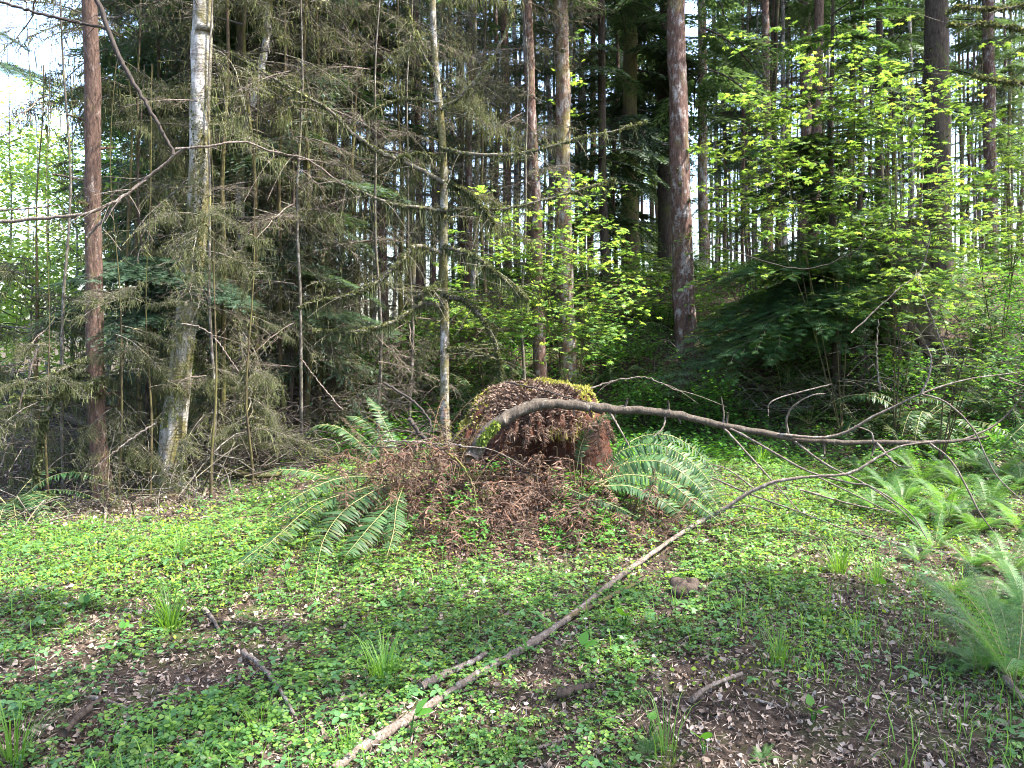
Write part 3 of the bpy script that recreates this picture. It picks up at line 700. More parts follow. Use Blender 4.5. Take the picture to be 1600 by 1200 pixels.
# the big sword fern that spreads left of the stump, each frond a part; and the one on its right
def px_frond(pts, W, parent, base, name='frond', mats=('sword', 'rachis'), n=52, droop=.2, crumple=0., up=(0, 0, 1), r=.004, bare=.10):
    P = np.array([at(px, py, min(Yy, gpt(px, py)[1] - .46)) for px, py, Yy in pts]) - base; a = M(); frond(a, spline(P, 28), W, n, 0, 1, r, bare, droop, crumple, up=up)
    return a.build(name, [MT[k] for k in mats], parent)
b0 = at(610, 760, 6.35); b0[2] = float(gh(b0[0], b0[1])); fern1 = empty('sword_fern', b0, 'big sword fern whose long green fronds sweep down to the left of the stump', 'fern', 'sword ferns round the stump')
for pts, W in [
    ([(620, 755, 6.3), (540, 775, 6.0), (470, 815, 5.7), (400, 860, 5.5), (365, 890, 5.4)], .105),
    ([(620, 750, 6.3), (560, 765, 5.9), (490, 790, 5.6), (420, 850, 5.3), (385, 885, 5.2)], .11),
    ([(620, 750, 6.2), (575, 772, 5.8), (535, 800, 5.5), (505, 845, 5.3), (490, 925, 5.15)], .125),
    ([(630, 760, 6.2), (608, 790, 5.8), (580, 820, 5.55), (555, 850, 5.4), (540, 868, 5.3)], .11),
    ([(630, 760, 6.1), (620, 790, 5.7), (615, 830, 5.5), (605, 868, 5.4)], .08),
    ([(610, 740, 6.4), (540, 750, 6.2), (470, 790, 6.1), (395, 830, 6.0)], .09),
    ([(600, 730, 6.5), (560, 690, 6.5), (530, 668, 6.5), (495, 665, 6.5), (472, 685, 6.5)], .09),
    ([(610, 740, 6.5), (585, 700, 6.6), (550, 672, 6.6), (520, 680, 6.5)], .09),
    ([(540, 752, 6.9), (510, 745, 6.9), (470, 735, 6.9), (430, 735, 6.9), (402, 745, 6.9)], .085),
    ([(615, 735, 6.5), (600, 690, 6.7), (565, 655, 6.9), (540, 650, 6.9)], .08),
    ([(640, 740, 6.5), (640, 700, 6.6), (665, 670, 6.7), (690, 662, 6.7)], .08),
    ([(630, 735, 6.6), (615, 690, 6.7), (590, 640, 6.9), (575, 620, 7.)], .08),
    ([(600, 745, 6.2), (545, 745, 6.0), (500, 757, 5.8), (450, 785, 5.6), (415, 815, 5.5)], .10)]:
    px_frond(pts, W * 1.15, fern1, b0)
b1 = at(930, 770, 6.2); b1[2] = float(gh(b1[0], b1[1])); fern2 = empty('sword_fern', b1, 'sword fern with pale glossy fronds arching right from the stump', 'fern', 'sword ferns round the stump')
for pts, W in [
    ([(925, 745, 6.3), (970, 705, 6.2), (1030, 695, 6.1), (1085, 725, 6.0), (1120, 770, 5.9)], .105),
    ([(925, 750, 6.2), (975, 725, 6.0), (1035, 722, 5.9), (1085, 755, 5.8), (1118, 800, 5.7)], .12),
    ([(930, 755, 6.1), (980, 742, 5.9), (1040, 752, 5.75), (1085, 785, 5.6), (1125, 815, 5.6)], .11),
    ([(940, 760, 6.3), (990, 715, 6.4), (1050, 712, 6.4), (1105, 745, 6.3), (1140, 800, 6.2)], .11),
    ([(900, 740, 6.4), (910, 690, 6.45), (935, 655, 6.4), (965, 650, 6.3)], .07),
    ([(930, 760, 6.1), (985, 760, 5.8), (1040, 785, 5.65), (1075, 820, 5.5)], .10), ([(935, 755, 6.4), (985, 690, 6.5), (1045, 680, 6.5), (1100, 715, 6.5), (1130, 760, 6.4)], .11), ([(935, 760, 6.2), (990, 730, 6.1), (1060, 735, 6.0), (1110, 775, 5.9), (1135, 820, 5.8)], .11),
    ([(880, 760, 6.0), (920, 777, 5.7), (960, 790, 5.5), (1000, 810, 5.4)], .05)]:
    px_frond(pts, W, fern2, b1, up=(-.25, -.45, 1))
# dead skirts: parts of the two ferns
rng = np.random.default_rng(59)
def rim_frond(parent, base, px, py, Y0, l, lean):
    p = at(px, py, Y0); t = np.linspace(0, 1, 28); q = p + np.stack([lean * t * l, -.22 * l * np.sin(t * 2.2), l * (.16 * t - 1.0 * t ** 1.6)], 1)
    a = M(); frond(a, q - base, U(.05, .085), 32, 0, 1, .003, .04, .6, .40); a.build('dead_frond', [MT['brown'], MT['brown']], parent)
def dead_skirt(parent, base, cx, cy_, n, spread=(200, 60), Y=(5.6, 6.5), L=(.35, .9)):
    for i in range(n):
        px = cx + rng.normal(0, spread[0]); py = cy_ + rng.normal(0, spread[1] * .5); Y0 = U(*Y); p = at(px, py, Y0); g = float(gh(p[0], p[1])); p[2] = max(g + .05, min(p[2], g + .5))
        yaw = U(0, 6.28) if rng.random() < .5 else U(-2.6, -.5); l = U(*L)
        t = np.linspace(0, 1, 28); q = p + np.stack([np.cos(yaw) * l * .75 * t, np.sin(yaw) * l * .75 * t, l * (.35 * t - 1.05 * t ** 1.7) * U(.5, 1.)], 1)
        q[:, 2] = np.maximum(q[:, 2], gh(q[:, 0], q[:, 1]) + .015 + .02 * rng.random())
        a = M(); frond(a, q - base, U(.06, .10), 34, 0, 1, .003, .05, .5, .42); a.build('dead_frond', [MT['brown'], MT['brown']], parent)
dead_skirt(fern1, b0, 650, 780, 52, (70, 110), (5.7, 6.6)); dead_skirt(fern2, b1, 870, 795, 85, (105, 75), (5.5, 6.3))
for i in range(15): rim_frond(fern2, b1, [770, 800, 822, 838, 850, 862, 880, 893, 905, 918, 930, 940, 950, 935, 915][i], U(640, 672), U(6.3, 6.42), U(.22, .42), U(-.3, .5))
for i in range(66):
    p = at(U(540, 745), 790, U(5.8, 6.6)); p[2] = float(gh(p[0], p[1])); a = M(); L_ = U(.35, .62); frond(a, arch(U(0, 6.28), L_, U(1.0, 1.6), U(.55, 1.3), p - b0, U(-.3, .3)), U(.035, .06), 26, 0, 1, .0035, .25, .6, .45); a.build('dead_frond', [MT['brown'], MT['crozier']], fern1)
# a mat of dead fern bits at the stump's foot, and bare brown stalks
rng = np.random.default_rng(61)
a = M(); n = 15000; px = 790 + rng.normal(0, 165, n); yy = U(5.2, 6.7, n); P = np.stack([(px - 800) / F_PX * yy, yy, 0 * yy], 1); g = gh(P[:, 0], P[:, 1])
prof = np.exp(-((P[:, 0] - .0) / .9) ** 2) * smooth(5.1, 6.2, yy); P[:, 2] = g + prof * U(0, .22, n) * U(0, 1, n) * (.5 + .8 * (wav(P[:, 0], P[:, 1], 6) > 0)) + U(0, .03, n)
Rm = rot(U(0, 6.28, n), U(-1.2, .8, n), U(-1.2, 1.2, n), (.010 + .055 * U(0, 1, n) ** 2)); Rm[..., 1] *= .35; a.stamp(KITE, Rm, P)
n = 330; P0 = P[rng.integers(0, 15000, n)]; yw = U(0, 6.28, n); l = U(.2, .7, n); t = np.linspace(0, 1, 6)
Q = P0[:, None] + np.stack([np.cos(yw)[:, None] * l[:, None] * t, np.sin(yw)[:, None] * l[:, None] * t, (U(-.1, .5, n) * l)[:, None] * t - .3 * l[:, None] * t * t], 2)
tubes(a, Q, np.broadcast_to(np.linspace(.0035, .0015, 6), (n, 6)), 3)
g2 = M(); n = 900; yy = U(5.3, 6.4, n); px = 830 + rng.normal(0, 130, n); x = (px - 800) / F_PX * yy; q = wav(x, yy, 5., k0=13) > .1; x, yy = x[q], yy[q]; n = len(x)
g2.stamp(CLOVER, rot(U(0, 6.28, n), rng.normal(0, .25, n), rng.normal(0, .25, n), U(.014, .03, n)), np.stack([x, yy, gh(x, yy) + U(.0, .14, n) * smooth(5.3, 6.1, yy)], 1))
g2.stamp(LEAF3, rot(U(0, 6.28, n), rng.normal(0, .3, n), rng.normal(0, .25, n), U(.015, .04, n)), np.stack([x + .08, yy - .05, gh(x + .08, yy) + U(.0, .12, n) * smooth(5.3, 6.1, yy)], 1))
tag(g2.build('seedling_growth', MT['bush']), 'small green seedlings growing through the dead fern heap', 'undergrowth', kind='stuff')
tag(a.build('dead_fern_litter', MT['brown']), 'matted reddish brown dead fern bits banked against the stump', 'fern litter', kind='stuff')
for i in range(16):     # fiddleheads in front of the hollow
    px = [803, 815, 838, 843, 858, 871, 880, 890, 905, 865, 850, 826, 896, 640, 652, 672][i]; top = U(700, 745); Y0 = U(6.05, 6.3); p = at(px, 790 if px > 700 else 800, Y0); q = at(px + U(-8, 8), top, Y0)
    h = q[2] - p[2]; t = np.linspace(0, 1, 10); sd = random.choice((-1, 1)); c = .018
    st = np.stack([(q[0] - p[0]) * t + .01 * np.sin(t * 4), 0 * t, h * t], 1); an = np.linspace(0, 5.2, 12)
    cu = st[-1] + np.stack([sd * (c - c * np.cos(an) * (1 - an / 9)), 0 * an, c * np.sin(an) * (1 - an / 9)], 1)
    a = M(); tubes(a, np.concatenate([st, cu[1:]])[None], np.concatenate([np.linspace(.0045, .004, 10), np.linspace(.004, .0025, 11)])[None], 5)
    o = a.build('fiddlehead', MT['crozier']); o.location = p
    wh = ['left of', 'before the left side of', 'before the middle of', 'before the right side of'][min(3, int(max(0, px - 800) / 26))] if px > 700 else None
    hs = 'short' if top > 730 else ('middling' if top > 715 else 'tall')
    tag(o, f'{hs} curled brown fern fiddlehead {wh} the hollow in the stump' if wh else 'curled tan fiddlehead among the dead fern left of the stump', 'fiddlehead', 'fiddleheads before the stump')

# lady ferns and bracken at the right
def lady_frond(mm, path, W=.16, n=20):
    n = int(n * 1.0)
    P = spline(path, 28); tubes(mm, P[None], np.linspace(.003, .001, 28)[None], 3, 1)
    ts = np.linspace(.18, .99, n); B = lerp(P, ts); T = lerp(np.gradient(P, axis=0), ts); T /= np.linalg.norm(T, axis=1, keepdims=True)
    S = np.cross(T, (0, 0, 1.)); S /= np.linalg.norm(S, axis=1, keepdims=True); Nn = np.cross(S, T)
    f = (ts - .18) / .82; ln = W * (.55 + 1.1 * f) * (1 - f ** 1.5) ** .8 + .01
    for sg in (-1, 1):
        d = T * .35 + S * sg - Nn * .15; d += rng.normal(0, .05, (n, 3)); d /= np.linalg.norm(d, axis=1, keepdims=True)
        y = np.cross(Nn, d); y /= np.linalg.norm(y, axis=1, keepdims=True); z = np.cross(d, y)
        mm.stamp(PINNA, np.stack([d, y, z], -1) * ln[:, None, None], B, 0)
pa = M(); k = 9
for i in range(k):
    t = (i + .5) / k; l = .25 * (1 - t) ** .7 + .03
    for sg in (-1, 1): Rm = rot(sg * 1.15, -.1, 0, l * .8); Rm = Rm.copy(); Rm[:, 1] *= .42; pa.stamp(KITE, Rm[None], np.array([[t, 0, -.06 * t * t]]), 0)
pa.add([(0, -.012, 0), (1, 0, -.06), (0, .012, 0)], F3=[(0, 2, 1)]); PINNA = pa.tpl()
rng = np.random.default_rng(67)
LAD = []
for i in range(4):
    a = M()
    for j in range(17): lady_frond(a, arch(U(0, 6.28), U(.35, .7), U(.6, 1.1), U(.5, .95), (0, 0, 0), U(-.2, .2)), U(.09, .13), 20)
    LAD.append(a.data('lady_fern', [MT['lady'], MT['rachis']]))
LF = [(1390, 770, .8, 'left of the sunlit patch'), (1440, 755, .95, 'in the middle of the sunlit patch'), (1500, 765, .95, 'in the sunlit patch under the thin limb end'), (1560, 750, 1., 'at the right end of the sunlit patch'),
      (1420, 820, .85, 'where the thin twigs touch the ground'), (1480, 820, .9, 'behind the small weeds'), (1545, 800, .9, 'right of the twigs on the ground'), (1590, 830, .9, 'by the right edge above the large green fern'),
      (1340, 735, .6, 'small, behind the thin fallen pole'), (1560, 700, .9, 'behind the thin end of the bent limb'), (1595, 760, .9, 'cut by the picture edge, high'), (1300, 790, .5, 'small, left of the others'), (1460, 860, .6, 'low, nearest to the bare soil'), (1365, 800, .7, 'just behind a thin leaning twig'), (1410, 790, .8, 'between the sunlit patch and the leaning twigs'), (1470, 790, .8, 'below the middle of the sunlit patch'), (1525, 835, .8, 'low by the crossing twigs'), (1330, 765, .6, 'at the left rim of the sunlit patch'), (1400, 725, .7, 'directly under the bent limb'), (1470, 715, .8, 'directly under the thin end of the limb'), (1530, 735, .8, 'under the tip of the bent limb'), (1520, 890, .6, 'low at right, above the large lacy one'), (1575, 900, .7, 'low by the right edge'), (1490, 930, .5, 'small, left of the large lacy one'), (1550, 960, .6, 'touching the large lacy one from behind'), (1597, 950, .7, 'at the right edge behind the large lacy one'), (1530, 1050, .5, 'small, in front of the large lacy one'), (1435, 880, .4, 'small, on the weeds at right')]
for px, py, s, wh in LF:
    o = link('lady_fern', LAD[rng.integers(0, 4)]); o.location = gpt(px, py); o.rotation_euler = (0, 0, U(0, 6.28)); o.scale = (s * .8,) * 3
    tag(o, 'light green lacy fern ' + wh, 'fern', 'lacy ferns in the sunlit clearing')
a = M(); bb = gpt(1585, 1075)
for j in range(11): lady_frond(a, arch([2.6, 2.0, 3.1, 1.6, 3.6, 2.3, 1.2, .8, 0, 4.2, 2.9, 1.8, 5, 2.5, 3.4][j], U(.38, .68), U(.7, 1.2), U(.45, .8), (0, 0, 0), U(-.2, .2)), U(.08, .12), 22)
o = a.build('lady_fern', [MT['lady'], MT['rachis']]); o.location = bb; tag(o, 'large lacy green fern leaning in at the lower right', 'fern')
for px, py, s, wh in [(1010, 1185, .18, 'tiny lacy fern at the lower edge below the brown leaves'), (1190, 1195, .13, 'tiny lacy fern among clover at the lower edge'), (190, 1120, .1, 'tiny fern sprig left of the short stick')]:
    o = link('lady_fern', LAD[0]); o.location = gpt(px, py); o.scale = (s,) * 3; tag(o, wh, 'fern', 'tiny ferns in the clover')
sword_fern(15, 800, .95, 'dark sword fern at the left edge below the mossy tangle', group='sword ferns by the left edge')
sword_fern(235, 735, .5, 'small sword fern at the foot of the pale leaning trunk', group='sword ferns by the left edge')
sword_fern(190, 760, .45, 'small sword fern right of the slim reddish trunk', group='sword ferns by the left edge')
b2 = at(1640, 700, 6.6); b2[2] = float(gh(b2[0], b2[1])); fern3 = empty('sword_fern', b2, 'sword fern frond with pale glossy leaflets reaching in at the right edge', 'fern')
for pts in ([(1660, 640, 6.6), (1620, 650, 6.5), (1590, 672, 6.4), (1560, 705, 6.4)], [(1660, 680, 6.6), (1620, 690, 6.5), (1580, 700, 6.4), (1520, 720, 6.3)]): px_frond(pts, .12, fern3, b2)

# ------------------------------------------------------------------ THE BENT LIMB AND FALLEN STICKS
rng = np.random.default_rng(71)
def stickmesh(pts, w0, w1, n=40, rough=.05, sides=12, pw=1., m=None):
    P = px_path(pts, n); Yv = P[:, 1]; wpx = w0 + (w1 - w0) * np.linspace(0, 1, n) ** pw if not isinstance(pw, list) else np.interp(np.linspace(0, 1, n), np.linspace(0, 1, len(pw)), pw)
    wpx = wpx * (1 + .07 * np.sin(np.linspace(0, 40, n) + w0) * (rng.random() + .4)); rad = wpx / 2 * Yv / F_PX
    P = P + rng.normal(0, 1, (n, 3)) * rad[:, None] * .12
    a = m or M(); tubes(a, P[None], (rad * (1 + .05 * rng.normal(size=n)))[None], sides, 0, rough); return a, P
limb = empty('bent_limb', at(740, 712, 6.02), 'thick bare limb arching over the front of the stump and reaching far to the right', 'branch')
LB = np.array(limb.location)
def child_px(name, pts, w0, w1, mat, parent, base, n=30, sides=8, rough=.04, pw=1.):
    a, P = stickmesh(pts, w0, w1, n, rough, sides, pw); b = M(); V, F4, F3, _, _ = a.tpl(); b.add(V - base, F4, F3); return b.build(name, MT[mat], parent, True)
main_pts = [(737, 716, 6.02), (752, 690, 6.03), (775, 664, 6.05), (805, 644, 6.08), (840, 633, 6.12), (875, 631, 6.16), (920, 636, 6.18), (965, 639, 6.2), (1020, 643, 6.2), (1062, 649, 6.2), (1130, 665, 6.2), (1180, 674, 6.2), (1240, 685, 6.2), (1310, 691, 6.18), (1380, 691, 6.15), (1450, 691, 6.1), (1500, 688, 6.1), (1545, 682, 6.1)]
child_px('wood', main_pts, 24, 4.5, 'limb', limb, LB, 110, 14, .05, [22, 23, 21, 20, 18, 16, 15, 14, 13, 12, 11, 10, 9.5, 9, 8, 7, 6, 5, 3])
a = M(); e = at(736, 716, 6.0) - LB; tubes(a, np.array([[e + (-.004, -.012, -.008), e + (.01, .02, .02)]]), np.array([[.052, .060]]), 12, 0, .06); a.build('cut_end', MT['stick'], limb, False)
mm = M(); P = px_path([(752, 700, 6.0), (762, 684, 6.0), (778, 668, 6.02)], 40) - LB; fuzz(mm, P + (0, -.02, .03), .035, 20, 0, .02); mm.build('moss', MT['gmoss'], limb)
for pts, w0 in [
    ([(1205, 678, 6.2), (1300, 682, 6.1), (1370, 648, 6.0), (1440, 615, 5.9), (1510, 593, 5.9), (1605, 580, 5.9)], 5.5),
    ([(1130, 664, 6.2), (1131, 645, 6.2), (1127, 620, 6.2)], 3.5), ([(1232, 680, 6.2), (1229, 655, 6.15), (1240, 635, 6.1), (1268, 618, 6.0), (1290, 615, 6.0)], 4),
    ([(1440, 615, 5.9), (1452, 585, 5.9), (1455, 560, 5.9), (1448, 540, 5.9)], 4), ([(1440, 615, 5.9), (1480, 630, 5.8), (1520, 670, 5.7), (1555, 740, 5.6), (1605, 790, 5.5)], 3.5),
    ([(1138, 668, 6.2), (1180, 690, 6.0), (1260, 735, 5.7), (1330, 755, 5.5), (1360, 760, 5.4), (1420, 800, 5.3), (1450, 845, 5.2)], 4.5),
    ([(1130, 668, 6.2), (1160, 700, 6.0), (1210, 755, 5.7), (1250, 800, 5.5)], 4), ([(1238, 687, 6.2), (1290, 725, 6.0), (1350, 755, 5.8), (1400, 790, 5.6), (1430, 820, 5.5)], 4.5),
    ([(1370, 692, 6.1), (1400, 725, 5.9), (1425, 730, 5.8)], 4.5), ([(1450, 690, 6.1), (1490, 725, 5.9), (1530, 800, 5.7), (1560, 840, 5.6)], 4),
    ([(950, 640, 6.2), (965, 665, 6.1), (985, 700, 6.0)], 5), ([(1040, 648, 6.2), (1036, 668, 6.15), (1022, 682, 6.1)], 4), ([(1500, 690, 6.1), (1560, 660, 6.1), (1605, 610, 6.0)], 4),
    ([(1365, 691, 6.1), (1360, 675, 6.1), (1335, 665, 6.05)], 3.5), ([(1560, 590, 5.9), (1605, 605, 5.9)], 3), ([(1250, 765, 5.75), (1340, 790, 5.6), (1400, 800, 5.5)], 3.5),
    ([(1110, 745, 6.0), (1180, 775, 5.8), (1250, 800, 5.6), (1330, 830, 5.5), (1440, 860, 5.3)], 3.2), ([(1300, 600, 6.0), (1210, 625, 6.0), (1200, 650, 6.0)], 2.4)]:
    child_px('twig', pts, w0, 1.6, 'stick', limb, LB, 24, 5, .06)
pole = empty('fallen_pole', gpt(560, 1190), 'longest stick on the ground, a grey pole rising from the lower edge toward the right', 'stick')
PB = np.array(pole.location)
def gp(px, py, dz=.02): p = gpt(px, py); return px, py, float(p[1])
gl = [(520, 1205), (590, 1158), (650, 1120), (735, 1065), (830, 1010), (900, 960), (960, 912), (1020, 868), (1088, 822)]
pts = [(px, py - 4, gpt(px, py + 6)[1]) for px, py in gl]; Yl = pts[-1][2]
pts += [(1130, 796, Yl - .02), (1170, 770, Yl - .05), (1215, 752, Yl - .1), (1275, 744, Yl - .15), (1330, 738, Yl - .2), (1400, 700, Yl - .2), (1470, 688, Yl - .2)]
child_px('wood', pts, 23, 3.5, 'stick', pole, PB, 140, 12, .10, [17, 16, 14.5, 12.5, 11, 10, 8.5, 7.5, 7, 7, 6, 5, 4.5, 4, 3, 2])
for pts2, w0 in [([(1130, 796, Yl), (1165, 790, Yl - .1), (1200, 800, Yl - .2)], 3), ([(1180, 765, Yl), (1140, 735, Yl), (1110, 725, Yl)], 3), ([(1275, 744, Yl - .15), (1340, 775, Yl - .3), (1400, 805, Yl - .4)], 3)]:
    child_px('twig', pts2, w0, 1.4, 'stick', pole, PB, 14, 5)
for i_ in range(9):     # snapped stubs on the bent limb
    k_ = U(.12, .9); q_ = px_path(main_pts, 60)[int(k_ * 59)]; ppx, ppy = proj(q_[0], q_[1], q_[2]); child_px('stub', [(ppx, ppy, q_[1]), (ppx + U(-6, 6), ppy + random.choice((-1, 1)) * U(12, 22), q_[1] - .02)], 5, 2.5, 'limb', limb, LB, 5, 6)
STK = [([(655, 1088), (700, 1066), (760, 1036)], 14, 'pale short stick lying just left of the long pole'),
       ([(318, 955), (332, 972), (342, 990)], 8, 'short grey stick right of the tall grass tuft'), ([(380, 1030), (410, 1055), (440, 1095), (462, 1135)], 9, 'crooked pale stick lying in the clover at lower left'),
       ([(140, 1094), (170, 1102), (205, 1114)], 7, 'thin straight grey twig at lower left'), ([(880, 980), (950, 945), (1010, 912)], 9, 'thin mossy stick half hidden right of the long pole'),
       ([(1180, 1098), (1225, 1112)], 5, 'thin brown stick on bare soil at lower right'), ([(100, 1160), (130, 1130), (160, 1105)], 13, 'decayed reddish piece of wood under the thin grey twig'),
       ([(1080, 1108), (1110, 1085), (1160, 1065)], 9, 'grey half buried stick left of the bare soil'), ([(1570, 1075), (1600, 1110)], 12, 'dark root piece under the large lacy fern'),
       ([(160, 780), (165, 800), (163, 835)], 6, 'pale twig standing out of the needles at left'), ([(120, 855), (170, 838), (215, 812)], 4, 'dark curved twig on the needle patch'),
       ([(0, 840), (60, 825), (110, 800)], 4, 'bleached thin stick by the left edge fern'), ([(1060, 892), (1120, 905), (1160, 925)], 4, 'thin dark twig right of the dug soil'),
       ([(840, 1175), (885, 1160)], 7, 'thick short bleached twig near the lower edge'), ([(345, 745), (390, 752), (440, 750)], 13, 'mossy rotten log piece at the top of the needle patch'),
       ([(60, 640), (110, 662), (150, 680)], 17, 'pale fallen log behind the slim reddish trunk'), ([(500, 640), (560, 633), (630, 640), (690, 632)], 8, 'long pale fallen pole left of the slender mossy tree'),
       ([(520, 655), (580, 652), (640, 648)], 4, 'second pale pole just below the long pale fallen pole'), ([(1500, 870), (1440, 862), (1340, 835), (1290, 815)], 5, 'dark thin branch lying below the sunlit lacy ferns'),
       ([(1330, 880), (1380, 905), (1440, 930)], 3, 'thin twig across the weeds right of the grass tufts'), ([(870, 1100), (930, 1085)], 16, 'rotten brown wood chunk on the leaves right of the long pole'),
       ([(940, 1130), (990, 1122)], 5, 'small twig near the bottom centre'), ([(420, 975), (470, 968)], 3, 'thin stem lying left of centre in clover'), ([(1240, 640), (1200, 700), (1160, 730)], 3, 'thin bare stem leaning under the bent limb')]
for pts, w_, lb in STK:
    P3 = [(px, py, gpt(px, py)[1]) for px, py in pts]; a, P = stickmesh(P3, w_, w_ * .6, 26, .08, 9)
    V, F4, F3, _, _ = a.tpl(); b = M(); base = P[0]; r = w_ / 2 * P[0][1] / F_PX
    V = V + (0, 0, r * .7 + (.03 if w_ > 8 else .01)); b.add(V - base, F4, F3); o = b.build('fallen_stick', MT['mossbark' if 'mossy' in lb else ('dark' if 'reddish' in lb or 'rotten brown' in lb else 'stick')], None, True); o.location = base; tag(o, lb, 'stick', 'sticks lying on the ground')

# ------------------------------------------------------------------ small plants of the foreground
rng = np.random.default_rng(83)
for i, (px, py, h, nb, lb) in enumerate([(268, 985, .26, 110, 'tall bright grass tuft at lower left, between clover and short grey stick'), (600, 1065, .24, 80, 'grass tuft left of the long pole'), (1310, 895, .26, 80, 'tall grass tuft right of the long pole\'s upper end'),
        (1368, 915, .22, 60, 'grass tuft just right of the tallest one at right'), (1215, 1040, .2, 60, 'spreading grass tuft on the bare soil'), (410, 1140, .2, 30, 'sparse grass beside the crooked pale stick'), (20, 1195, .3, 40, 'grass blades in the lower left corner'),
        (1040, 1185, .24, 30, 'long grass blades at the lower edge right of centre'), (1190, 725, .3, 60, 'dark grass tuft below the bent limb'), (545, 1185, .2, 24, 'few grass blades at the foot of the long pole'), (800, 1180, .16, 20, 'thin grass at bottom centre'), (280, 870, .2, 40, 'loose grass in the bright clover at left')]):
    a = M(); r = U(0, .06, nb); th = U(0, 6.28, nb); P = np.stack([r * np.cos(th), r * np.sin(th), 0 * r], 1)
    Rm = rot(th + U(-.5, .5, nb), U(-.35, .25, nb), 0 * r, h * U(.5, 1.1, nb)); Rm[..., 1] *= .55; a.stamp(BLADE, Rm, P)
    o = a.build('grass_tuft', MT['grass']); o.location = gpt(px, py) - (0, 0, .01); tag(o, lb, 'grass tuft', 'grass tufts')
for px, py, s, nl, lb in [(640, 1155, .085, 2, 'plant with one big rounded leaf beside the foot of the long pole'), (975, 985, .07, 3, 'upright broad leaved plant right of the long pole'), (905, 1040, .075, 2, 'broad leaf plant just under the middle of the long pole'), (830, 1035, .055, 2, 'ruffled leaf plant against the long pole'),
        (1100, 1180, .06, 2, 'plant with one upright oval leaf near the lower edge, right of centre'), (1270, 1130, .05, 4, 'dark three leaved plant on bare soil'), (625, 945, .045, 2, 'small upright leaf in the clover left of centre'), (660, 955, .04, 2, 'pale upright leaves in clover below the dead fern'),
        (945, 835, .06, 5, 'bright star shaped plant among dead fronds'), (1380, 930, .06, 2, 'single tall narrow leaf at right'), (190, 1000, .045, 3, 'rounded pale leaves at left below the grass'), (130, 960, .05, 4, 'blue green leaved plant near the left edge'), (450, 905, .05, 3, 'yellowish leaves left of the big drooping frond'), (1015, 1150, .045, 3, 'small leafy plant on brown leaves')]:
    a = M(); th = U(0, 6.28, nl) ; h = s * 1.2
    for t in th:
        tubes(a, np.array([[(0, 0, 0), (.01 * math.cos(t), .01 * math.sin(t), h * .6), (.02 * math.cos(t), .02 * math.sin(t), h)]]), np.array([[.003, .003, .002]]), 4)
        a.stamp(OV, (rot(t, U(.3, 1.1), 0, s) * np.array([1, 1.25, 1]))[None], np.array([[.02 * math.cos(t), .02 * math.sin(t), h]]))
    o = a.build('broad_leaf_plant', MT['bush']); o.location = gpt(px, py); tag(o, lb, 'plant', 'broad leaved plants on the forest floor')
for px, py, lb in [(720, 1120, 'white flower right of the foot of the long pole'), (822, 1112, 'white flower in the clover at bottom centre'), (770, 1125, 'white flower between two others near the long pole'), (1105, 1170, 'white flower at the lower right of centre'), (745, 930, 'white flower in clover below the stump'), (800, 935, 'white flower right of another below the stump'), (915, 975, 'white flower by the long pole')]:
    a = M(); a.stamp(KITE, rot(np.arange(5) * 1.257, .35, 0, .013), np.tile([[0, 0, .055]], (5, 1))); tubes(a, np.array([[(0, 0, 0), (0, .004, .055)]]), np.array([[.001, .001]]), 3)
    o = a.build('white_flower', MT['petal']); o.location = gpt(px, py + 8); tag(o, lb, 'flower', 'tiny white flowers')
# soil lump
a = M(); n = 14
th = np.linspace(0, 2 * math.pi, 25)[:-1]; ph = np.linspace(.02, math.pi / 2 + .3, n); TH, PHI = np.meshgrid(th, ph)
rr = 1 + .14 * np.sin(3 * TH + 1) + .1 * np.sin(5 * PHI + 2 * TH) + rng.normal(0, .04, TH.shape); V = np.stack([.13 * rr * np.sin(PHI) * np.cos(TH), .10 * rr * np.sin(PHI) * np.sin(TH), .075 * rr * np.cos(PHI)], -1)
idx = np.arange(V[..., 0].size).reshape(TH.shape); A, B = idx[:-1], idx[1:]; a.add(V.reshape(-1, 3), np.stack([A, B, np.roll(B, -1, 1), np.roll(A, -1, 1)], -1).reshape(-1, 4))
o = a.build('soil_clod', MT['dark'], None, True); o.location = gpt(1072, 925); tag(o, 'dark lump of dug soil beside the long pole', 'soil clod')

# ------------------------------------------------------------------ THE NAMED TREES
rng = np.random.default_rng(97)
T = {}
T['A'] = tree('conifer_tree', [(140, -20), (141, 200), (146, 450), (158, 720)], 27, 7.6, 'red', 'slim straight reddish brown conifer, leftmost of the near trees', parts=[('tall0', .8, 4.5)], H=17, knots=16, seg=20)
T['B'] = tree('alder_tree', [(319, -30), (316, 60), (312, 200), (310, 330), (300, 430), (285, 540), (264, 740)], 37, 8.0, 'alder', 'pale blotchy leaning trunk with mossy foot, second near tree from the left', parts=[], H=13, taper=.62, knots=5, seg=22)
def trunk_moss(key, z0, z1, n, size=.02, mat='gmoss', side=None):
    ob, path, rad, base = T[key]; z = z0 + (z1 - z0) * U(0, 1, n) ** 1.2; th = U(0, 6.28, n) if side is None else side + rng.normal(0, .7, n)
    keep = wav(th * 1.2, z * 2.2, 2.2) > -.25 + .8 * (z - z0) / (z1 - z0); z, th = z[keep], th[keep]; n = len(z)
    c = np.stack([np.interp(z, path[:, 2], path[:, k]) for k in (0, 1)], 1); rr = np.interp(z, path[:, 2], rad) * (1 + .5 * np.exp(-z / .3)) * 1.03
    a = M(); Rm = rot(U(0, 6.28, n), U(-1.5, 1.5, n), U(-1.5, 1.5, n), size * U(.5, 1.5, n)); Rm[..., 1] *= .6
    a.stamp(KITE, Rm, np.stack([c[:, 0] + rr * np.cos(th), c[:, 1] + rr * np.sin(th), z], 1)); a.build('moss', MT[mat], ob)
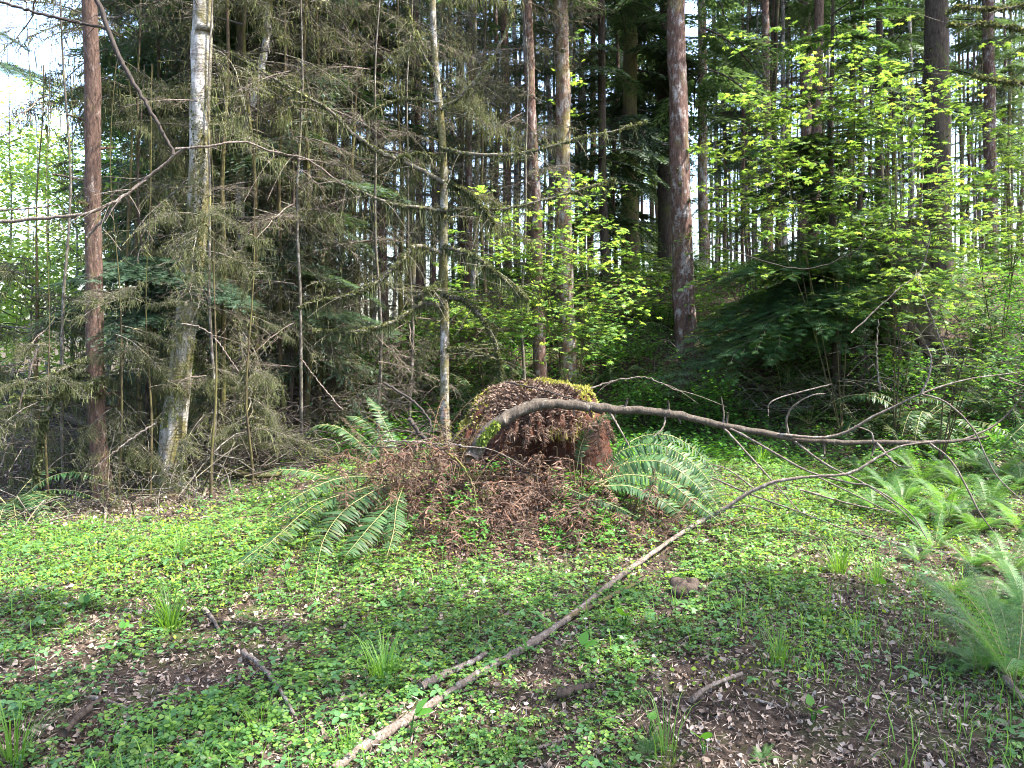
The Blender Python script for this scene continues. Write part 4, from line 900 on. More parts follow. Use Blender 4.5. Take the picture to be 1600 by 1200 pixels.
trunk_moss('B', 0, 1.5, 5200); trunk_moss('B', 2.2, 4.2, 2600, .022, 'moss', -1.0); trunk_moss('A', 0, 4.5, 1500, .018, 'moss')
T['C'] = tree('alder_tree', [(377, -20), (372, 120), (366, 330), (368, 650)], 19, 10.5, 'mossbark', 'dark mossy trunk just right of the pale leaning trunk', H=13, parts=[('light0', .9, 5)])
T['D'] = tree('alder_tree', [(419, -20), (418, 40), (408, 110), (395, 160), (383, 215), (378, 300), (380, 640)], 16, 9.8, 'alder', 'thin crooked pale trunk with a kink, right of the dark mossy trunk', H=12, parts=[('light1', .7, 6)])
T['E'] = tree('conifer_tree', [(452, -20), (457, 200), (463, 640)], 18, 11.5, 'dark', 'dark trunk wrapped in brown dead twigs, left of centre', parts=[('needle0', 1.0, 0), ('tall1', .9, 1)], H=18)
T['F'] = tree('alder_tree', [(677, -30), (680, 60), (684, 130), (690, 210), (693, 300), (692, 420), (693, 520), (696, 655)], 15.5, 9.2, 'slender', 'slender pale tree with moss draped limbs left of the stump', H=8.5, taper=.6, knots=10, seg=18)
trunk_moss('F', 0, .6, 1500, .018, 'mossy'); trunk_moss('F', 1.4, 4.2, 2200, .016, 'moss')
T['G'] = tree('conifer_tree', [(825, -20), (830, 200), (838, 400), (846, 600)], 20, 11.8, 'lich', 'left of the twin trunks behind the stump, spotted with pale lichen', H=19, knots=14, parts=[('dead1', .8, 1.5), ('tall2', .9, 0)])
T['H'] = tree('conifer_tree', [(876, -20), (879, 200), (883, 400), (888, 600)], 27, 12.3, 'red2', 'right and thicker of the twin trunks behind the stump', H=20, knots=20, parts=[('tall3', .9, 0)], seg=20)
T['I'] = tree('conifer_tree', [(1056, -20), (1060, 200), (1067, 400), (1075, 590)], 34, 13.0, 'lich', 'thick straight reddish trunk right of centre, grey with lichen higher up', H=21, knots=26, parts=[('tall0', 1., 0)], seg=22)
T['J'] = tree('conifer_tree', [(588, 0), (594, 200), (602, 560)], 14, 15., 'lich', 'thin lichen grey conifer left of the slender mossy tree', parts=[('dead0', 1., 1), ('tall1', .9, 1)])
T['K'] = tree('conifer_tree', [(650, -20), (655, 300), (656, 560)], 13, 16., 'lich', 'thin conifer just left behind the slender mossy tree', parts=[('dead1', 1., 1)])
T['L'] = tree('conifer_tree', [(738, -20), (733, 250), (730, 560)], 13, 15, 'lich', 'pale thin conifer just right behind the slender mossy tree', parts=[('dead2', 1., 1)])
T['L2'] = tree('conifer_tree', [(788, -20), (792, 300), (795, 560)], 16, 17, 'red', 'reddish conifer left of the twin trunks', parts=[('dead0', 1.1, 1), ('tall2', 1, 0)])
T['M'] = tree('conifer_tree', [(938, -20), (943, 300), (946, 560)], 15, 16, 'dark', 'dark thin conifer right of the twin trunks', parts=[('low0', .8, 1)])
T['N'] = tree('conifer_tree', [(984, 100), (985, 300), (986, 480)], 27, 18, 'mossbark', 'dark mossy trunk midway between twin trunks and thick reddish trunk', parts=[('low1', 1., 1.)])
T['O'] = tree('conifer_tree', [(1040, 100), (1040, 300), (1042, 480)], 28, 19, 'dark', 'nearly black trunk touching the left of the thick reddish trunk', parts=[('low2', 1., 1)])
T['P'] = tree('conifer_tree', [(1096, -20), (1098, 200), (1101, 500)], 17, 18, 'red2', 'brown trunk just right of the thick reddish trunk', parts=[('tall1', 1.1, 0)])
T['Q'] = tree('conifer_tree', [(1196, -20), (1200, 300), (1204, 520)], 14, 15.5, 'lich', 'pale lichened trunk behind the left side of the vine maple', parts=[('tall2', 1., 0)])
T['Q2'] = tree('conifer_tree', [(1212, -20), (1214, 300), (1216, 520)], 9, 19, 'dark', 'thin dark trunk beside the pale lichened one', parts=[('pole0', 1., 0)])
T['R'] = tree('conifer_tree', [(1260, -20), (1260, 190), (1257, 400), (1255, 560)], 22, 16.5, 'lich', 'reddish lichened trunk behind the middle of the vine maple', parts=[('tall3', 1, 0)])
T['S'] = tree('conifer_tree', [(1374, -20), (1375, 300), (1378, 520)], 13, 18, 'dark', 'thin trunk behind the right side of the vine maple', parts=[('tall0', 1, 0)])
T['T'] = tree('conifer_tree', [(1463, -20), (1465, 200), (1466, 400), (1466, 520)], 42, 14.2, 'dark', 'broad dark brown trunk, thickest at the right', parts=[('tall1', 1., 1)], H=20, knots=16, seg=20)
T['U'] = tree('conifer_tree', [(1545, -20), (1548, 300), (1555, 520)], 20, 16.5, 'lich', 'tall lichened trunk near the right edge', parts=[('tall1', 1., 0)])
T['V'] = tree('hemlock_sapling', [(1300, 300), (1303, 400), (1306, 560)], 14, 11.5, 'dark', 'dark young hemlock with flat drooping boughs under the vine maple', parts=[('light0', .8, 0)], H=6.5, taper=.8)
T['W'] = tree('conifer_tree', [(1273, 300), (1268, 480), (1265, 580)], 18, 14, 'red', 'short visible reddish trunk low behind the young hemlock', parts=[('tall2', 1, 0)], H=18)
T['X'] = tree('alder_tree', [(527, -20), (533, 100), (536, 300), (540, 600)], 8, 14, 'alder', 'thin white stem left of centre behind the twigs', H=12, seg=10, parts=[('light1', .7, 4)])
T['Z'] = tree('conifer_tree', [(1330, 60), (1332, 300), (1336, 520)], 11, 20, 'dark', 'thin dark trunk behind the vine maple leaves, right of its centre', parts=[('tall3', .9, 0)])

# ------------------------------------------------------------------ trees of the stand behind
rng = np.random.default_rng(101); random.seed(5)
ZONES = [  # x range, count, Y range, width px, crowns, label
    (215, 305, 7, (12, 24), (7, 13), ('low0', 'tall2', 'tall1'), 'dark conifers behind the tangle left of the leaning trunk'),
    (320, 450, 9, (11.5, 24), (7, 13), ('low1', 'low0', 'low2'), 'dark conifers behind the crooked pale trunk'),
    (470, 600, 15, (14, 30), (5, 11), ('low2', 'dead0', 'dead1', 'tall0', 'tall3'), 'thin conifers in the dim wood left of the slender tree'),
    (610, 780, 17, (14, 34), (5, 12), ('dead1', 'dead2', 'dead0', 'tall3', 'tall1'), 'thin conifers behind the slender mossy tree'),
    (800, 930, 14, (15, 36), (5, 12), ('dead2', 'tall2', 'dead0', 'tall0'), 'thin conifers behind the twin trunks'),
    (935, 1050, 14, (19, 40), (4, 11), ('low1', 'tall3', 'pole0', 'tall1'), 'conifers between twin and thick reddish trunks'),
    (1105, 1190, 17, (22, 44), (4, 8), ('pole0', 'pole1', 'pole0', 'tall1'), 'pole trees right of the thick reddish trunk'),
    (1190, 1340, 17, (17, 42), (4, 10), ('pole1', 'tall0', 'tall2', 'pole0'), 'poles seen through the vine maple leaves'),
    (1345, 1450, 15, (18, 42), (4, 9), ('pole0', 'tall2', 'pole1', 'tall3'), 'poles left of the broad dark trunk'),
    (1490, 1600, 17, (20, 42), (4, 9), ('pole1', 'tall1', 'pole0', 'pole1'), 'poles in the bright gap by the right edge'),
    (1605, 1800, 6, (12, 26), (8, 16), ('tall1', 'low0', 'tall2'), None)]
for x0, x1, n, (ya, yb), (wa, wb), crs, lb in ZONES:
    OR = ['first', 'second', 'third', 'fourth', 'fifth', 'sixth', 'seventh', 'eighth', 'ninth', 'tenth', 'eleventh', 'twelfth', 'thirteenth', 'fourteenth', 'fifteenth', 'sixteenth', 'seventeenth']
    for i in range(n):
        px = x0 + (i + U(.15, .85)) * (x1 - x0) / n; Y = ya + (yb - ya) * U(0, 1) ** .8
        key = crs[rng.integers(0, len(crs))]; w_ = U(wa, wb) * (1.15 - .3 * (Y - ya) / (yb - ya)); s = U(.85, 1.15)
        parts = [(key, s, U(-.5, 1))]
        if key.startswith(('dead', 'pole')): parts.append(('tall%d' % rng.integers(0, 4), s, 2.5 if key.startswith('pole') else 1))
        if lb is None: lb_ = 'conifer beyond the edge of the view'
        else: lb_ = lb
        gr = 'conifers of the stand behind'; bk = int(rng.integers(0, 5))
        if lb: lb_ = OR[i] + ' from left of the ' + lb
        tree('conifer_tree', [(px + U(-6, 6), -20), (px + U(-2, 2), 300), (px, 540)], w_, Y, ['lich', 'polebark', 'red', 'polebark', 'slender'][bk], lb_, 'tree', gr, H=U(17, 23), seg=8, parts=parts, lump=.04)

for X, Y, key in [(5.6, 3.2, 'tall0'), (7.4, 1.6, 'tall2'), (8.8, 2.2, 'tall1'), (15.5, 8.2, 'tall3'), (4.6, .3, 'tall2'), (12.8, 5.2, 'tall1'), (13, 9.5, 'tall3')]:  # unseen conifers added right of the view so their crowns dapple the foreground
    px = 800 + F_PX * X / max(Y, .5); Yq = max(Y, .5)
    tree('conifer_tree', [(px, 100), (px, 300), (px, 540)], 330 / Yq, Yq, 'red', 'tall unseen conifer added beyond the edge of the view to dapple the sunlight', 'tree', 'unseen conifers added for dappled shade', H=U(17, 20), seg=12, parts=[(key, 1., 0)])
# ------------------------------------------------------------------ mossy tangle at the left: dead saplings with hanging moss
rng = np.random.default_rng(107)
def tangle(px, Y, w_, H, n, lib, z0, z1, l0, l1, lb, top_dx=0, mats=('twig', 'moss'), bark='mossbark', cat='sapling', name='mossy_sapling', grp='moss hung saplings and dead trees', pitch=(-.3, 0), gap=None):
    ob, path, rad, base = tree(name, [(px + top_dx, 100), (px + top_dx * .5, 400), (px, 700)], w_, Y, bark, lb, cat, grp, H=H, seg=8, taper=.8, flare=.2)
    a = M(); radial(a, lib, z0 * .5, min(z1, H), int(n * .8), l0, l1, pitch[0], pitch[1], .4, gap); a.build('dead_crown', [MT[m] for m in mats], ob); return ob
tangle(196, 8.2, 8, 5., 30, DEADM, .7, 4.8, .7, .8, 'thin mossy sapling just right of the slim reddish trunk')
tangle(215, 8.9, 9, 6, 34, DEAD[:3], .8, 6, 1., .9, 'mossy sapling halfway between slim reddish and pale leaning trunks')
tangle(238, 8.4, 7, 4.5, 20, DEADM, .6, 4.4, .6, .7, 'thin mossy sapling touching the left of the pale leaning trunk')
tangle(60, 8.8, 10, 3.4, 20, DEADM, .5, 2.6, 1., .8, 'dead mossy sapling by the left edge with curved hanging limbs')
tangle(345, 8.6, 10, 8, 46, DEADM + DEAD[:3], .5, 7.5, .9, .9, 'moss curtained sapling right of the pale leaning trunk', 10)
tangle(400, 9.2, 10, 8, 50, DEAD[:3] + DEADM[:1], .5, 7.5, 1., .9, 'tangled mossy sapling below the crooked pale trunk', -10)
tangle(440, 9.6, 9, 7.5, 44, DEAD, .7, 7, .9, .9, 'twiggy sapling above the dark brush pile')
tangle(300, 10.4, 10, 9, 70, DEADN + LIVE, 1, 8.5, .8, .9, 'green and brown twiggy young conifer behind the pale leaning trunk', mats=('twig', 'hem'), pitch=(-.5, -.1))
tangle(245, 10.5, 10, 9, 50, DEADN + LIVE, 1, 8.5, .8, .9, 'green and brown twiggy young conifer right behind the slim reddish trunk', mats=('twig', 'hem'), pitch=(-.5, -.1))
tangle(500, 11, 9, 9, 60, DEAD, .8, 8.5, 1., 1., 'grey twiggy dead sapling left of centre')
tangle(555, 11.6, 9, 9, 60, DEAD, 1.2, 8.5, 1., 1., 'moss flecked dead sapling left of the slender mossy tree')
tangle(625, 12.2, 8, 8.5, 44, DEAD, 1.5, 8, .9, 1., 'bare twiggy sapling behind the left limbs of the slender mossy tree')
tangle(755, 12.8, 8, 8.5, 40, DEAD, 2., 8, .9, 1., 'bare twiggy sapling right of the slender mossy tree')
tangle(480, 10.2, 12, 8, 50, DEADN + LIVE[1:3], 2.2, 8, 1., .9, 'young conifer thick with dull green needles left of centre', mats=('twig', 'hem'))
tangle(350, 12.5, 12, 10, 60, DEADN + LIVE[1:3], 2.2, 10, 1., .9, 'dull green conifer behind the crooked pale trunk', mats=('twig', 'hem'))
for px, Y, n_, lb in [(330, 7.9, 16, 'bare bleached sapling with grey twigs right of the pale leaning trunk'), (470, 8.8, 22, 'bare grey sapling left of centre above the twig heap'), (100, 7.8, 9, 'bare bleached sapling left of the slim reddish trunk'), (590, 10, 26, 'bare grey sapling close left of the slender mossy tree'), (640, 11, 26, 'bare brown sapling just behind the slender mossy tree'), (820, 11.2, 20, 'bare twiggy sapling left beside the twin trunks')]:
    tangle(px, Y, 6, 7, n_, [DEAD[3], DEAD[0]], .8, 6.8, .8, .8, lb, mats=('stick', 'moss'), bark='twig', name='bare_sapling', grp='bare grey saplings')
for px, Y, lb in [(270, 11.5, 'dark drooping hemlock high behind the pale leaning trunk'), (420, 12, 'dark drooping hemlock high behind the crooked pale trunk'), (520, 13, 'dark drooping hemlock high left of centre'), (350, 14.5, 'dark hemlock deep behind the pale leaning trunk')]:
    tangle(px, Y, 12, 11, 75, LIVE[1:3], 2.6, 11, .75, .9, lb, mats=('twigdark', 'hem'), bark='dark', name='hemlock_tree', cat='tree', grp='dark hemlocks at the left', pitch=(-.5, -.1))
for px, Y, H_, n_, lb in [(75, 7.1, 2.0, 9, 'low mossy twig tangle before the left edge'), (185, 7.3, 2.6, 10, 'low mossy dead sapling before the gap of the two left trunks'), (330, 7.3, 2.9, 14, 'low moss draped dead sapling right before the pale leaning trunk'), (395, 7.7, 2.9, 14, 'low moss draped dead sapling left above the dark brush pile'), (235, 7.5, 2.2, 7, 'short mossy sapling before the foot of the pale leaning trunk')]:
    tangle(px, Y, 5, H_, n_, DEADM, .5, H_, .5, .6, lb, name='mossy_sapling')
# young hemlocks whose blue green boughs hang before the trunks
def bough_tree(px, Y, H, w_, specs, lb, mat, lib=None, bark='dark'):
    ob, path, rad, base = tree('hemlock_sapling', [(px, 100), (px, 400), (px, 640)], w_, Y, bark, lb, 'sapling', 'young hemlocks', H=H, seg=10, taper=.8)
    a = M(); lib = lib or LIVEF
    for (tx, ty, tY, L) in specs:
        p = at(tx, ty, tY); z = np.clip(p[2] - base[2] + .12, .2, H); q = np.array([0, 0, z]) ; d = p - base - q; yaw = math.atan2(d[1], d[0]); ln = max(.5, np.linalg.norm(d[:2]))
        a.stamp(lib[rng.integers(0, len(lib))], rot(yaw, .02, U(-.2, .2), ln / 1.2 * L)[None], q[None])
    a.build('crown', [MT['twigdark'], MT[mat]], ob); return ob
sp_ = [(x_, y_, 7.3 + U(0, 1.), 1.15) for x_, y_ in [(90, 440), (60, 470), (110, 490), (150, 450), (190, 470), (230, 460), (270, 440), (300, 420), (330, 450), (370, 440), (400, 470), (320, 490), (250, 500), (130, 420), (220, 430), (350, 410), (290, 480), (180, 500), (40, 520), (420, 450)]]
sp_ = [(a_ + U(-30, 30), b_ + U(-30, 30), c_ + U(-.2, .3), U(.55, .95)) for a_, b_, c_, d_ in sp_ + sp_]
bough_tree(225, 8.35, 4.2, 9, sp_, 'young hemlock with blue green boughs spread before the pale leaning trunk', 'hemblue')
bough_tree(455, 9.9, 6, 9, [(x_, y_, 9.4 + U(0, 1), 1.1) for x_, y_ in [(500, 380), (520, 430), (470, 450), (540, 520), (420, 520), (580, 440), (380, 400), (560, 350), (600, 500), (470, 340)]], 'small green hemlock behind the moss hung twigs left of centre', 'hem')
bough_tree(1345, 11.2, 6, 14, [(x_, y_, 10.2 + U(0, 1.3), 1.15) for x_, y_ in [(1120, 470), (1150, 440), (1180, 500), (1140, 455), (1170, 420), (1210, 445), (1160, 490), (1230, 500), (1190, 385), (1250, 440), (1280, 470), (1100, 500), (1430, 450), (1460, 430), (1380, 440), (1270, 520), (1220, 420), (1200, 460), (1260, 400), (1130, 520), (1420, 420), (1450, 470), (1480, 400), (1160, 400), (1240, 480), (1290, 430), (1400, 370), (1500, 440)]], 'young hemlock with long dark boughs reaching toward the thick reddish trunk', 'hemlight', LIVEF)
bough_tree(-60, 9., 9, 12, [(x_, y_, 8.6 + U(0, .8), 1.2) for x_, y_ in [(20, 60), (60, 100)]], 'hemlock at the left edge with boughs dangling against the sky', 'hemblue')
# pale leafy young trees in the sun beyond the left edge
rng = np.random.default_rng(113)
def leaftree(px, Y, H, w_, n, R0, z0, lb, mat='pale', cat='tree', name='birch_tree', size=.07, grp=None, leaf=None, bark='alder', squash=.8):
    ob, path, rad, base = tree(name, [(px + U(-12, 12), 0), (px + U(-5, 5), 300), (px, 560)], w_, Y, bark, lb, cat, grp, H=H, seg=8, taper=.85, flare=.1)
    a = M(); nb = 34; zb = U(z0, H * .95, nb); yw = U(0, 6.28, nb); up = U(.2, .9, nb); l = R0 * U(.5, 1.1, nb) * (1.2 - .7 * zb / H); t = np.linspace(0, 1, 6)
    xi = np.stack([np.interp(zb, path[:, 2], path[:, k]) for k in (0, 1)], 1)
    Q = np.stack([xi[:, :1] + np.cos(yw)[:, None] * l[:, None] * t, xi[:, 1:] + np.sin(yw)[:, None] * l[:, None] * t, zb[:, None] + (up * l)[:, None] * t - .25 * l[:, None] * t * t], 2)
    tubes(a, Q, np.broadcast_to(np.linspace(.012, .004, 6), (nb, 6)), 4, 0)
    i = rng.integers(0, nb, n); f = U(.15, 1.05, n); B = Q[i, 0] + (Q[i, -1] - Q[i, 0]) * f[:, None] + rng.normal(0, .16 * R0, (n, 3)) * np.array([1, 1, squash])
    a.stamp(leaf or KITE, rot(U(0, 6.28, n), U(-.9, .5, n), U(-.7, .7, n), size * U(.6, 1.4, n)), B, 1)
    a.build('crown', [MT['twig'], MT[mat]], ob); return ob
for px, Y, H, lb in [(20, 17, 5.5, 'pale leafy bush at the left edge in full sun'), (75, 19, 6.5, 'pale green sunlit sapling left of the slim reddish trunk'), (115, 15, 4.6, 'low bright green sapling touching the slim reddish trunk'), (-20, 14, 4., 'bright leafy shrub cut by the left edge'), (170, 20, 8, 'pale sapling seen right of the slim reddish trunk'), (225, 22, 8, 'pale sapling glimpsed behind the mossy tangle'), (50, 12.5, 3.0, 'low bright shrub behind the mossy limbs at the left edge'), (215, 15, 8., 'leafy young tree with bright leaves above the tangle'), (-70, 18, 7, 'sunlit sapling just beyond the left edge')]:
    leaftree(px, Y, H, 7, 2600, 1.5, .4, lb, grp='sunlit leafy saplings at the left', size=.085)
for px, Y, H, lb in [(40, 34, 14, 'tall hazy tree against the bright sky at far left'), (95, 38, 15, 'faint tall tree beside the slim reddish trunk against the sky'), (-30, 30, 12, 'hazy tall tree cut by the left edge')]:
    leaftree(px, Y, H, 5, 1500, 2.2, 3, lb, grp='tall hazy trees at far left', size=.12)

# ------------------------------------------------------------------ vine maples and understory shrubs
rng = np.random.default_rng(127)
def shrub(px, py, Y, targets, nleaf, lb, size=.062, mat='maple', leaf=PALM, name='vine_maple', cat='shrub', grp='vine maples', spread=.35, stem=.008, flat=.35):
    """stems climb from the foot to the targets (photo x, y, distance) and carry flat layers of leaves"""
    base = at(px, py, Y); base[2] = float(gh(base[0], base[1])); ob = empty(name, base, lb, cat, grp)
    s = M(); l = M(); tips = []; stems = []
    for tx, ty, tY in targets:
        e = at(tx, ty, tY) - base; kk = len(stems)
        if kk < 4:
            mid = e * .5 + np.array([-.10 * e[0], 0, .12 * np.linalg.norm(e)]) + rng.normal(0, .07, 3); P = spline([(0, 0, 0), mid, e], 16); r0_ = stem * 1.2
        else:      # later ones fork off the nearest main stem
            q = min(stems[:4], key=lambda S: np.linalg.norm(S[-1] - e)); z0 = q[int(U(4, 11))]; d = e - z0
            mid = z0 + d * .5 + np.array([0, 0, .10 * np.linalg.norm(d)]) + rng.normal(0, .05, 3); P = spline([z0, mid, e], 16); r0_ = stem * .6
        stems.append(P); tubes(s, P[None], np.linspace(r0_, .002, 16)[None], 5)
        nb = 9; ts = U(.35, 1, nb); B = lerp(P, ts); yw = U(0, 6.28, nb); L = spread * U(.5, 1.5, nb); t = np.linspace(0, 1, 6)
        Q = B[:, None] + np.stack([np.cos(yw)[:, None] * L[:, None] * t, np.sin(yw)[:, None] * L[:, None] * t, (U(-.1, .35, nb) * L)[:, None] * t - .25 * L[:, None] * t * t], 2)
        tubes(s, Q, np.broadcast_to(np.linspace(.0035, .0015, 6), (nb, 6)), 3); tips.append(Q); 
    s.build('stem', MT['twigdark' if mat != 'maple' else 'mossbark'], ob)
    Q = np.concatenate(tips); n = nleaf; i = rng.integers(0, len(Q), n); f = U(.15, 1.08, n); k = np.clip(f * 5, 0, 4.999); k0 = k.astype(int); ff = (k - k0)[:, None]
    B = Q[i, k0] * (1 - ff) + Q[i, k0 + 1] * ff + rng.normal(0, 1, (n, 3)) * np.array([.06, .06, .06 * flat])
    l.stamp(leaf, rot(U(0, 6.28, n), U(-.55, .1, n), rng.normal(0, .25, n), size * U(.5, 1.25, n)), B - (0, 0, .01))
    l.build('foliage', MT[mat], ob); return ob
def tg(x0, x1, y0, y1, n, Ya, Yb): return [(U(x0, x1), U(y0, y1), U(Ya, Yb)) for _ in range(n)]
shrub(1318, 575, 10.2, tg(1110, 1360, 20, 300, 26, 9.6, 11.2) + tg(1180, 1420, 250, 450, 9, 9.6, 10.8), 3000, 'tall vine maple with bright leaves, rising left of the young hemlock', spread=.55)
shrub(1400, 590, 9.6, tg(1350, 1600, 200, 440, 18, 9.0, 10.8) + tg(1330, 1480, 60, 240, 8, 9.6, 11), 2400, 'vine maple with yellow green leaves in layers before the broad dark trunk', spread=.5)
shrub(1560, 600, 11.5, tg(1480, 1640, 60, 440, 18, 11., 12.5), 2200, 'airy vine maple before the bright gap by the right edge', spread=.6)
shrub(1180, 590, 12.5, tg(1090, 1260, 200, 450, 12, 12., 13.5), 1500, 'airy vine maple between thick reddish trunk and tall vine maple', spread=.6)
shrub(1030, 600, 13.8, tg(900, 1060, 330, 500, 10, 13., 14.5), 1300, 'airy vine maple left of the thick reddish trunk', spread=.5)
shrub(905, 600, 10.2, tg(730, 980, 260, 480, 22, 9.8, 11.) + tg(870, 980, 400, 560, 5, 9.5, 10.5), 2500, 'bright leaved vine maple rising behind the stump', size=.058, spread=.5)
shrub(1130, 590, 11, tg(1080, 1240, 360, 470, 7, 10.5, 11.5), 450, 'small vine maple spray beside the thick reddish trunk')
shrub(1470, 600, 8.6, tg(1400, 1580, 400, 560, 7, 8.2, 9.2), 300, 'sparse vine maple sprig over the bank at right')
shrub(760, 600, 11.5, tg(640, 860, 330, 560, 16, 11, 12.), 1300, 'leafy shrub between slender mossy tree and twin trunks', size=.065)
shrub(200, 560, 12.5, tg(160, 260, 60, 160, 4, 12, 13), 160, 'few bright leaves high between the two left trunks', size=.10)
shrub(440, 560, 11.5, tg(400, 520, 20, 140, 4, 11, 12), 170, 'few yellow green leaves near the crooked pale trunk top', size=.08)
shrub(880, 560, 13, tg(850, 900, 20, 80, 3, 12.5, 13), 90, 'bright leaf cluster on the thicker twin trunk high up', size=.08)
USH = [(520, 560, 16, (450, 620, 400, 530), 'dim bush closing the gap left of the bare grey sapling'), (700, 560, 16.5, (620, 780, 400, 520), 'bush closing the gap under the thin conifers'), (840, 560, 16.5, (780, 900, 400, 510), 'bush closing the gap behind the twin trunks'), (940, 560, 17, (880, 1010, 400, 500), 'bush closing the gap right of the twin trunks'), (1080, 560, 17, (1020, 1130, 400, 500), 'bush behind the foot of the thick reddish trunk'), (1330, 560, 17.5, (1260, 1400, 410, 500), 'bush deep behind the tall vine maple'), (1500, 560, 13, (1440, 1600, 440, 560), 'bush before the foot of the broad dark trunk'), (400, 600, 14, (340, 470, 480, 600), 'bush behind the tangle right of the pale leaning trunk'), (930, 590, 12, (900, 1060, 480, 570), 'leafy understory on the bank behind the stump'), (1040, 570, 13.5, (950, 1100, 440, 540), 'leafy bush before the dark trunks beyond the stump'), (1170, 600, 12.5, (1100, 1220, 480, 590), 'leafy bush right of the thick reddish trunk'),
       (1290, 610, 12, (1210, 1330, 500, 600), 'dim leafy bush under the young hemlock'), (1390, 620, 10.5, (1330, 1450, 530, 620), 'dark bush at the foot of the black root mass'), (1530, 600, 12, (1480, 1620, 420, 590), 'leafy bush right of the broad dark trunk'), (1000, 560, 15.5, (900, 1080, 400, 500), 'bush on the crest before the dark trunks'), (1350, 540, 16, (1290, 1420, 400, 500), 'bush on the crest behind the young hemlock'), (1600, 600, 11, (1560, 1680, 430, 580), 'leafy bush cut by the right edge'),
       (660, 600, 12.5, (580, 720, 470, 590), 'leafy bush behind the slender mossy tree'), (560, 600, 13, (500, 620, 500, 590), 'dim bush behind the twig pile left of centre'), (800, 590, 12.5, (740, 860, 480, 580), 'leafy bush below the twin trunks'),
       (1590, 620, 10, (1520, 1640, 520, 640), 'leafy bush low at the right edge'), (1100, 640, 10.5, (1060, 1160, 590, 640), 'low leafy bush above the bent limb'), (1450, 560, 14, (1400, 1500, 430, 540), 'bush behind the black root mass'), (1010, 640, 10.8, (960, 1050, 590, 640), 'low leafy bush right behind the stump'),
       (1240, 540, 16, (1150, 1290, 440, 520), 'bush in the bright gap beyond the maple'), (1130, 520, 17, (1080, 1180, 430, 500), 'bush at the foot of the bare pole trees'), (860, 540, 15, (800, 920, 450, 540), 'bush seen between the twin trunks'), (1570, 540, 15, (1500, 1640, 400, 520), 'tall bush before the bright gap at right')]
for px, py, Y, (a0, a1, c0, c1), lb in USH:
    shrub(px, py, Y, tg(a0, a1, c0, c1, 11, Y - .6, Y + .6), 1500, lb, size=.055, mat='bush', leaf=OV, name='understory_shrub', grp='understory shrubs', spread=.3, stem=.006, flat=1.5)
# low leafy cover on the bank
a = M(); n = 120000; y = U(9.0, 20, n); x = U(-.60, .75, n) * y; q = (x > -3 + .0 * y) & ((.75 + .4 * wav(x, y, 1.3, k0=8)) > U(0, 1, n)); x, y = x[q], y[q]; n = len(x); z = gh(x, y)
a.stamp(OV, rot(U(0, 6.28, n), U(-.5, .4, n), rng.normal(0, .4, n), U(.03, .07, n)), np.stack([x, y, z + U(.02, .30, n) * U(.2, 1, n)], 1))
tag(a.build('bank_undergrowth', MT['bush']), 'leafy low undergrowth covering the bank behind the stump', 'undergrowth', kind='stuff')

# ------------------------------------------------------------------ black root mass, brush pile
rng = np.random.default_rng(131)
def rootmass():
    base = at(1392, 560, 12.3); base[2] = float(gh(base[0], base[1])) - .1; ob = empty('old_stump', base, 'black mossy old stump with spreading roots in the shade at right', 'stump')
    n = 26; H = 2.1; z = np.linspace(0, H, n); path = np.stack([.06 * np.sin(z * 2), .04 * np.cos(z), z], 1); r = .46 * (1 - .18 * z / H)
    trunk_mesh(path, r, 28, .10, .35, 5).build('wood', MT['dark'], ob, True)
    c = M(); th = U(0, 6.28, 1500); rr = .42 * np.sqrt(U(0, 1, 1500)); P = np.stack([rr * np.cos(th), rr * np.sin(th), 0 * th + H - .03], 1); c.stamp(KITE, rot(th, U(0, 1.5, 1500), U(-1, 1, 1500), U(.03, .07, 1500)), P)
    hang_moss(c, np.stack([.42 * np.cos(th[:300]), .42 * np.sin(th[:300]), U(.5, H, 300)], 1), .3, 2, 0, .012); c.build('moss', MT['gmoss'], ob)
    for i in range(9):
        t = i * .7 + U(-.2, .2); l = U(.6, 1.1); P = np.array([(.3 * math.cos(t), .3 * math.sin(t), .5), (l * .7 * math.cos(t), l * .7 * math.sin(t), .25), (l * math.cos(t), l * math.sin(t), -.05)])
        a = M(); tubes(a, spline(P, 10)[None], np.linspace(.10, .03, 10)[None], 8, 0, .08); a.build('root', MT['dark'], ob, True)
rootmass()
def brush(px, py, Y, n, wd, ht, lb, mat='twigdark', L=(.3, 1.)):
    n = int(n * .5); ht *= .8
    base = at(px, py, Y); base[2] = float(gh(base[0], base[1])); a = M(); c = rng.normal(0, 1, (n, 3)) * (wd / 2, wd / 3, 0); c[:, 2] = U(0, 1, n) ** 1.3 * ht * np.exp(-(c[:, 0] / wd) ** 2)
    yw = U(0, 6.28, n); l = U(*L, n); pt = rng.normal(0, .35, n); t = np.linspace(-.5, .5, 7); bow = rng.normal(0, .22, (n, 2))
    Q = c[:, None] + np.stack([np.cos(yw)[:, None] * l[:, None] * t, np.sin(yw)[:, None] * l[:, None] * t, (pt * l)[:, None] * t], 2); Q[..., 2] += (bow[:, :1] * l[:, None]) * (1 - 4 * t * t) + .03; Q[..., 0] += bow[:, 1:] * (1 - 4 * t * t) * l[:, None]
    Q[..., 2] = np.maximum(Q[..., 2], .01); r = U(.002, .008, n)
    tubes(a, Q, r[:, None] * np.linspace(1, .5, 7)[None], 4); o = a.build('brush_pile', MT[mat]); o.location = base; tag(o, lb, 'brush pile', 'piles of dead twigs')
brush(425, 715, 8.6, 420, 1.0, .75, 'dark brush pile below the mossy saplings'); brush(530, 620, 11.3, 380, 2.2, .7, 'reddish grey twig heap on the rise left of the slender mossy tree', 'stick', (.4, 1.4))
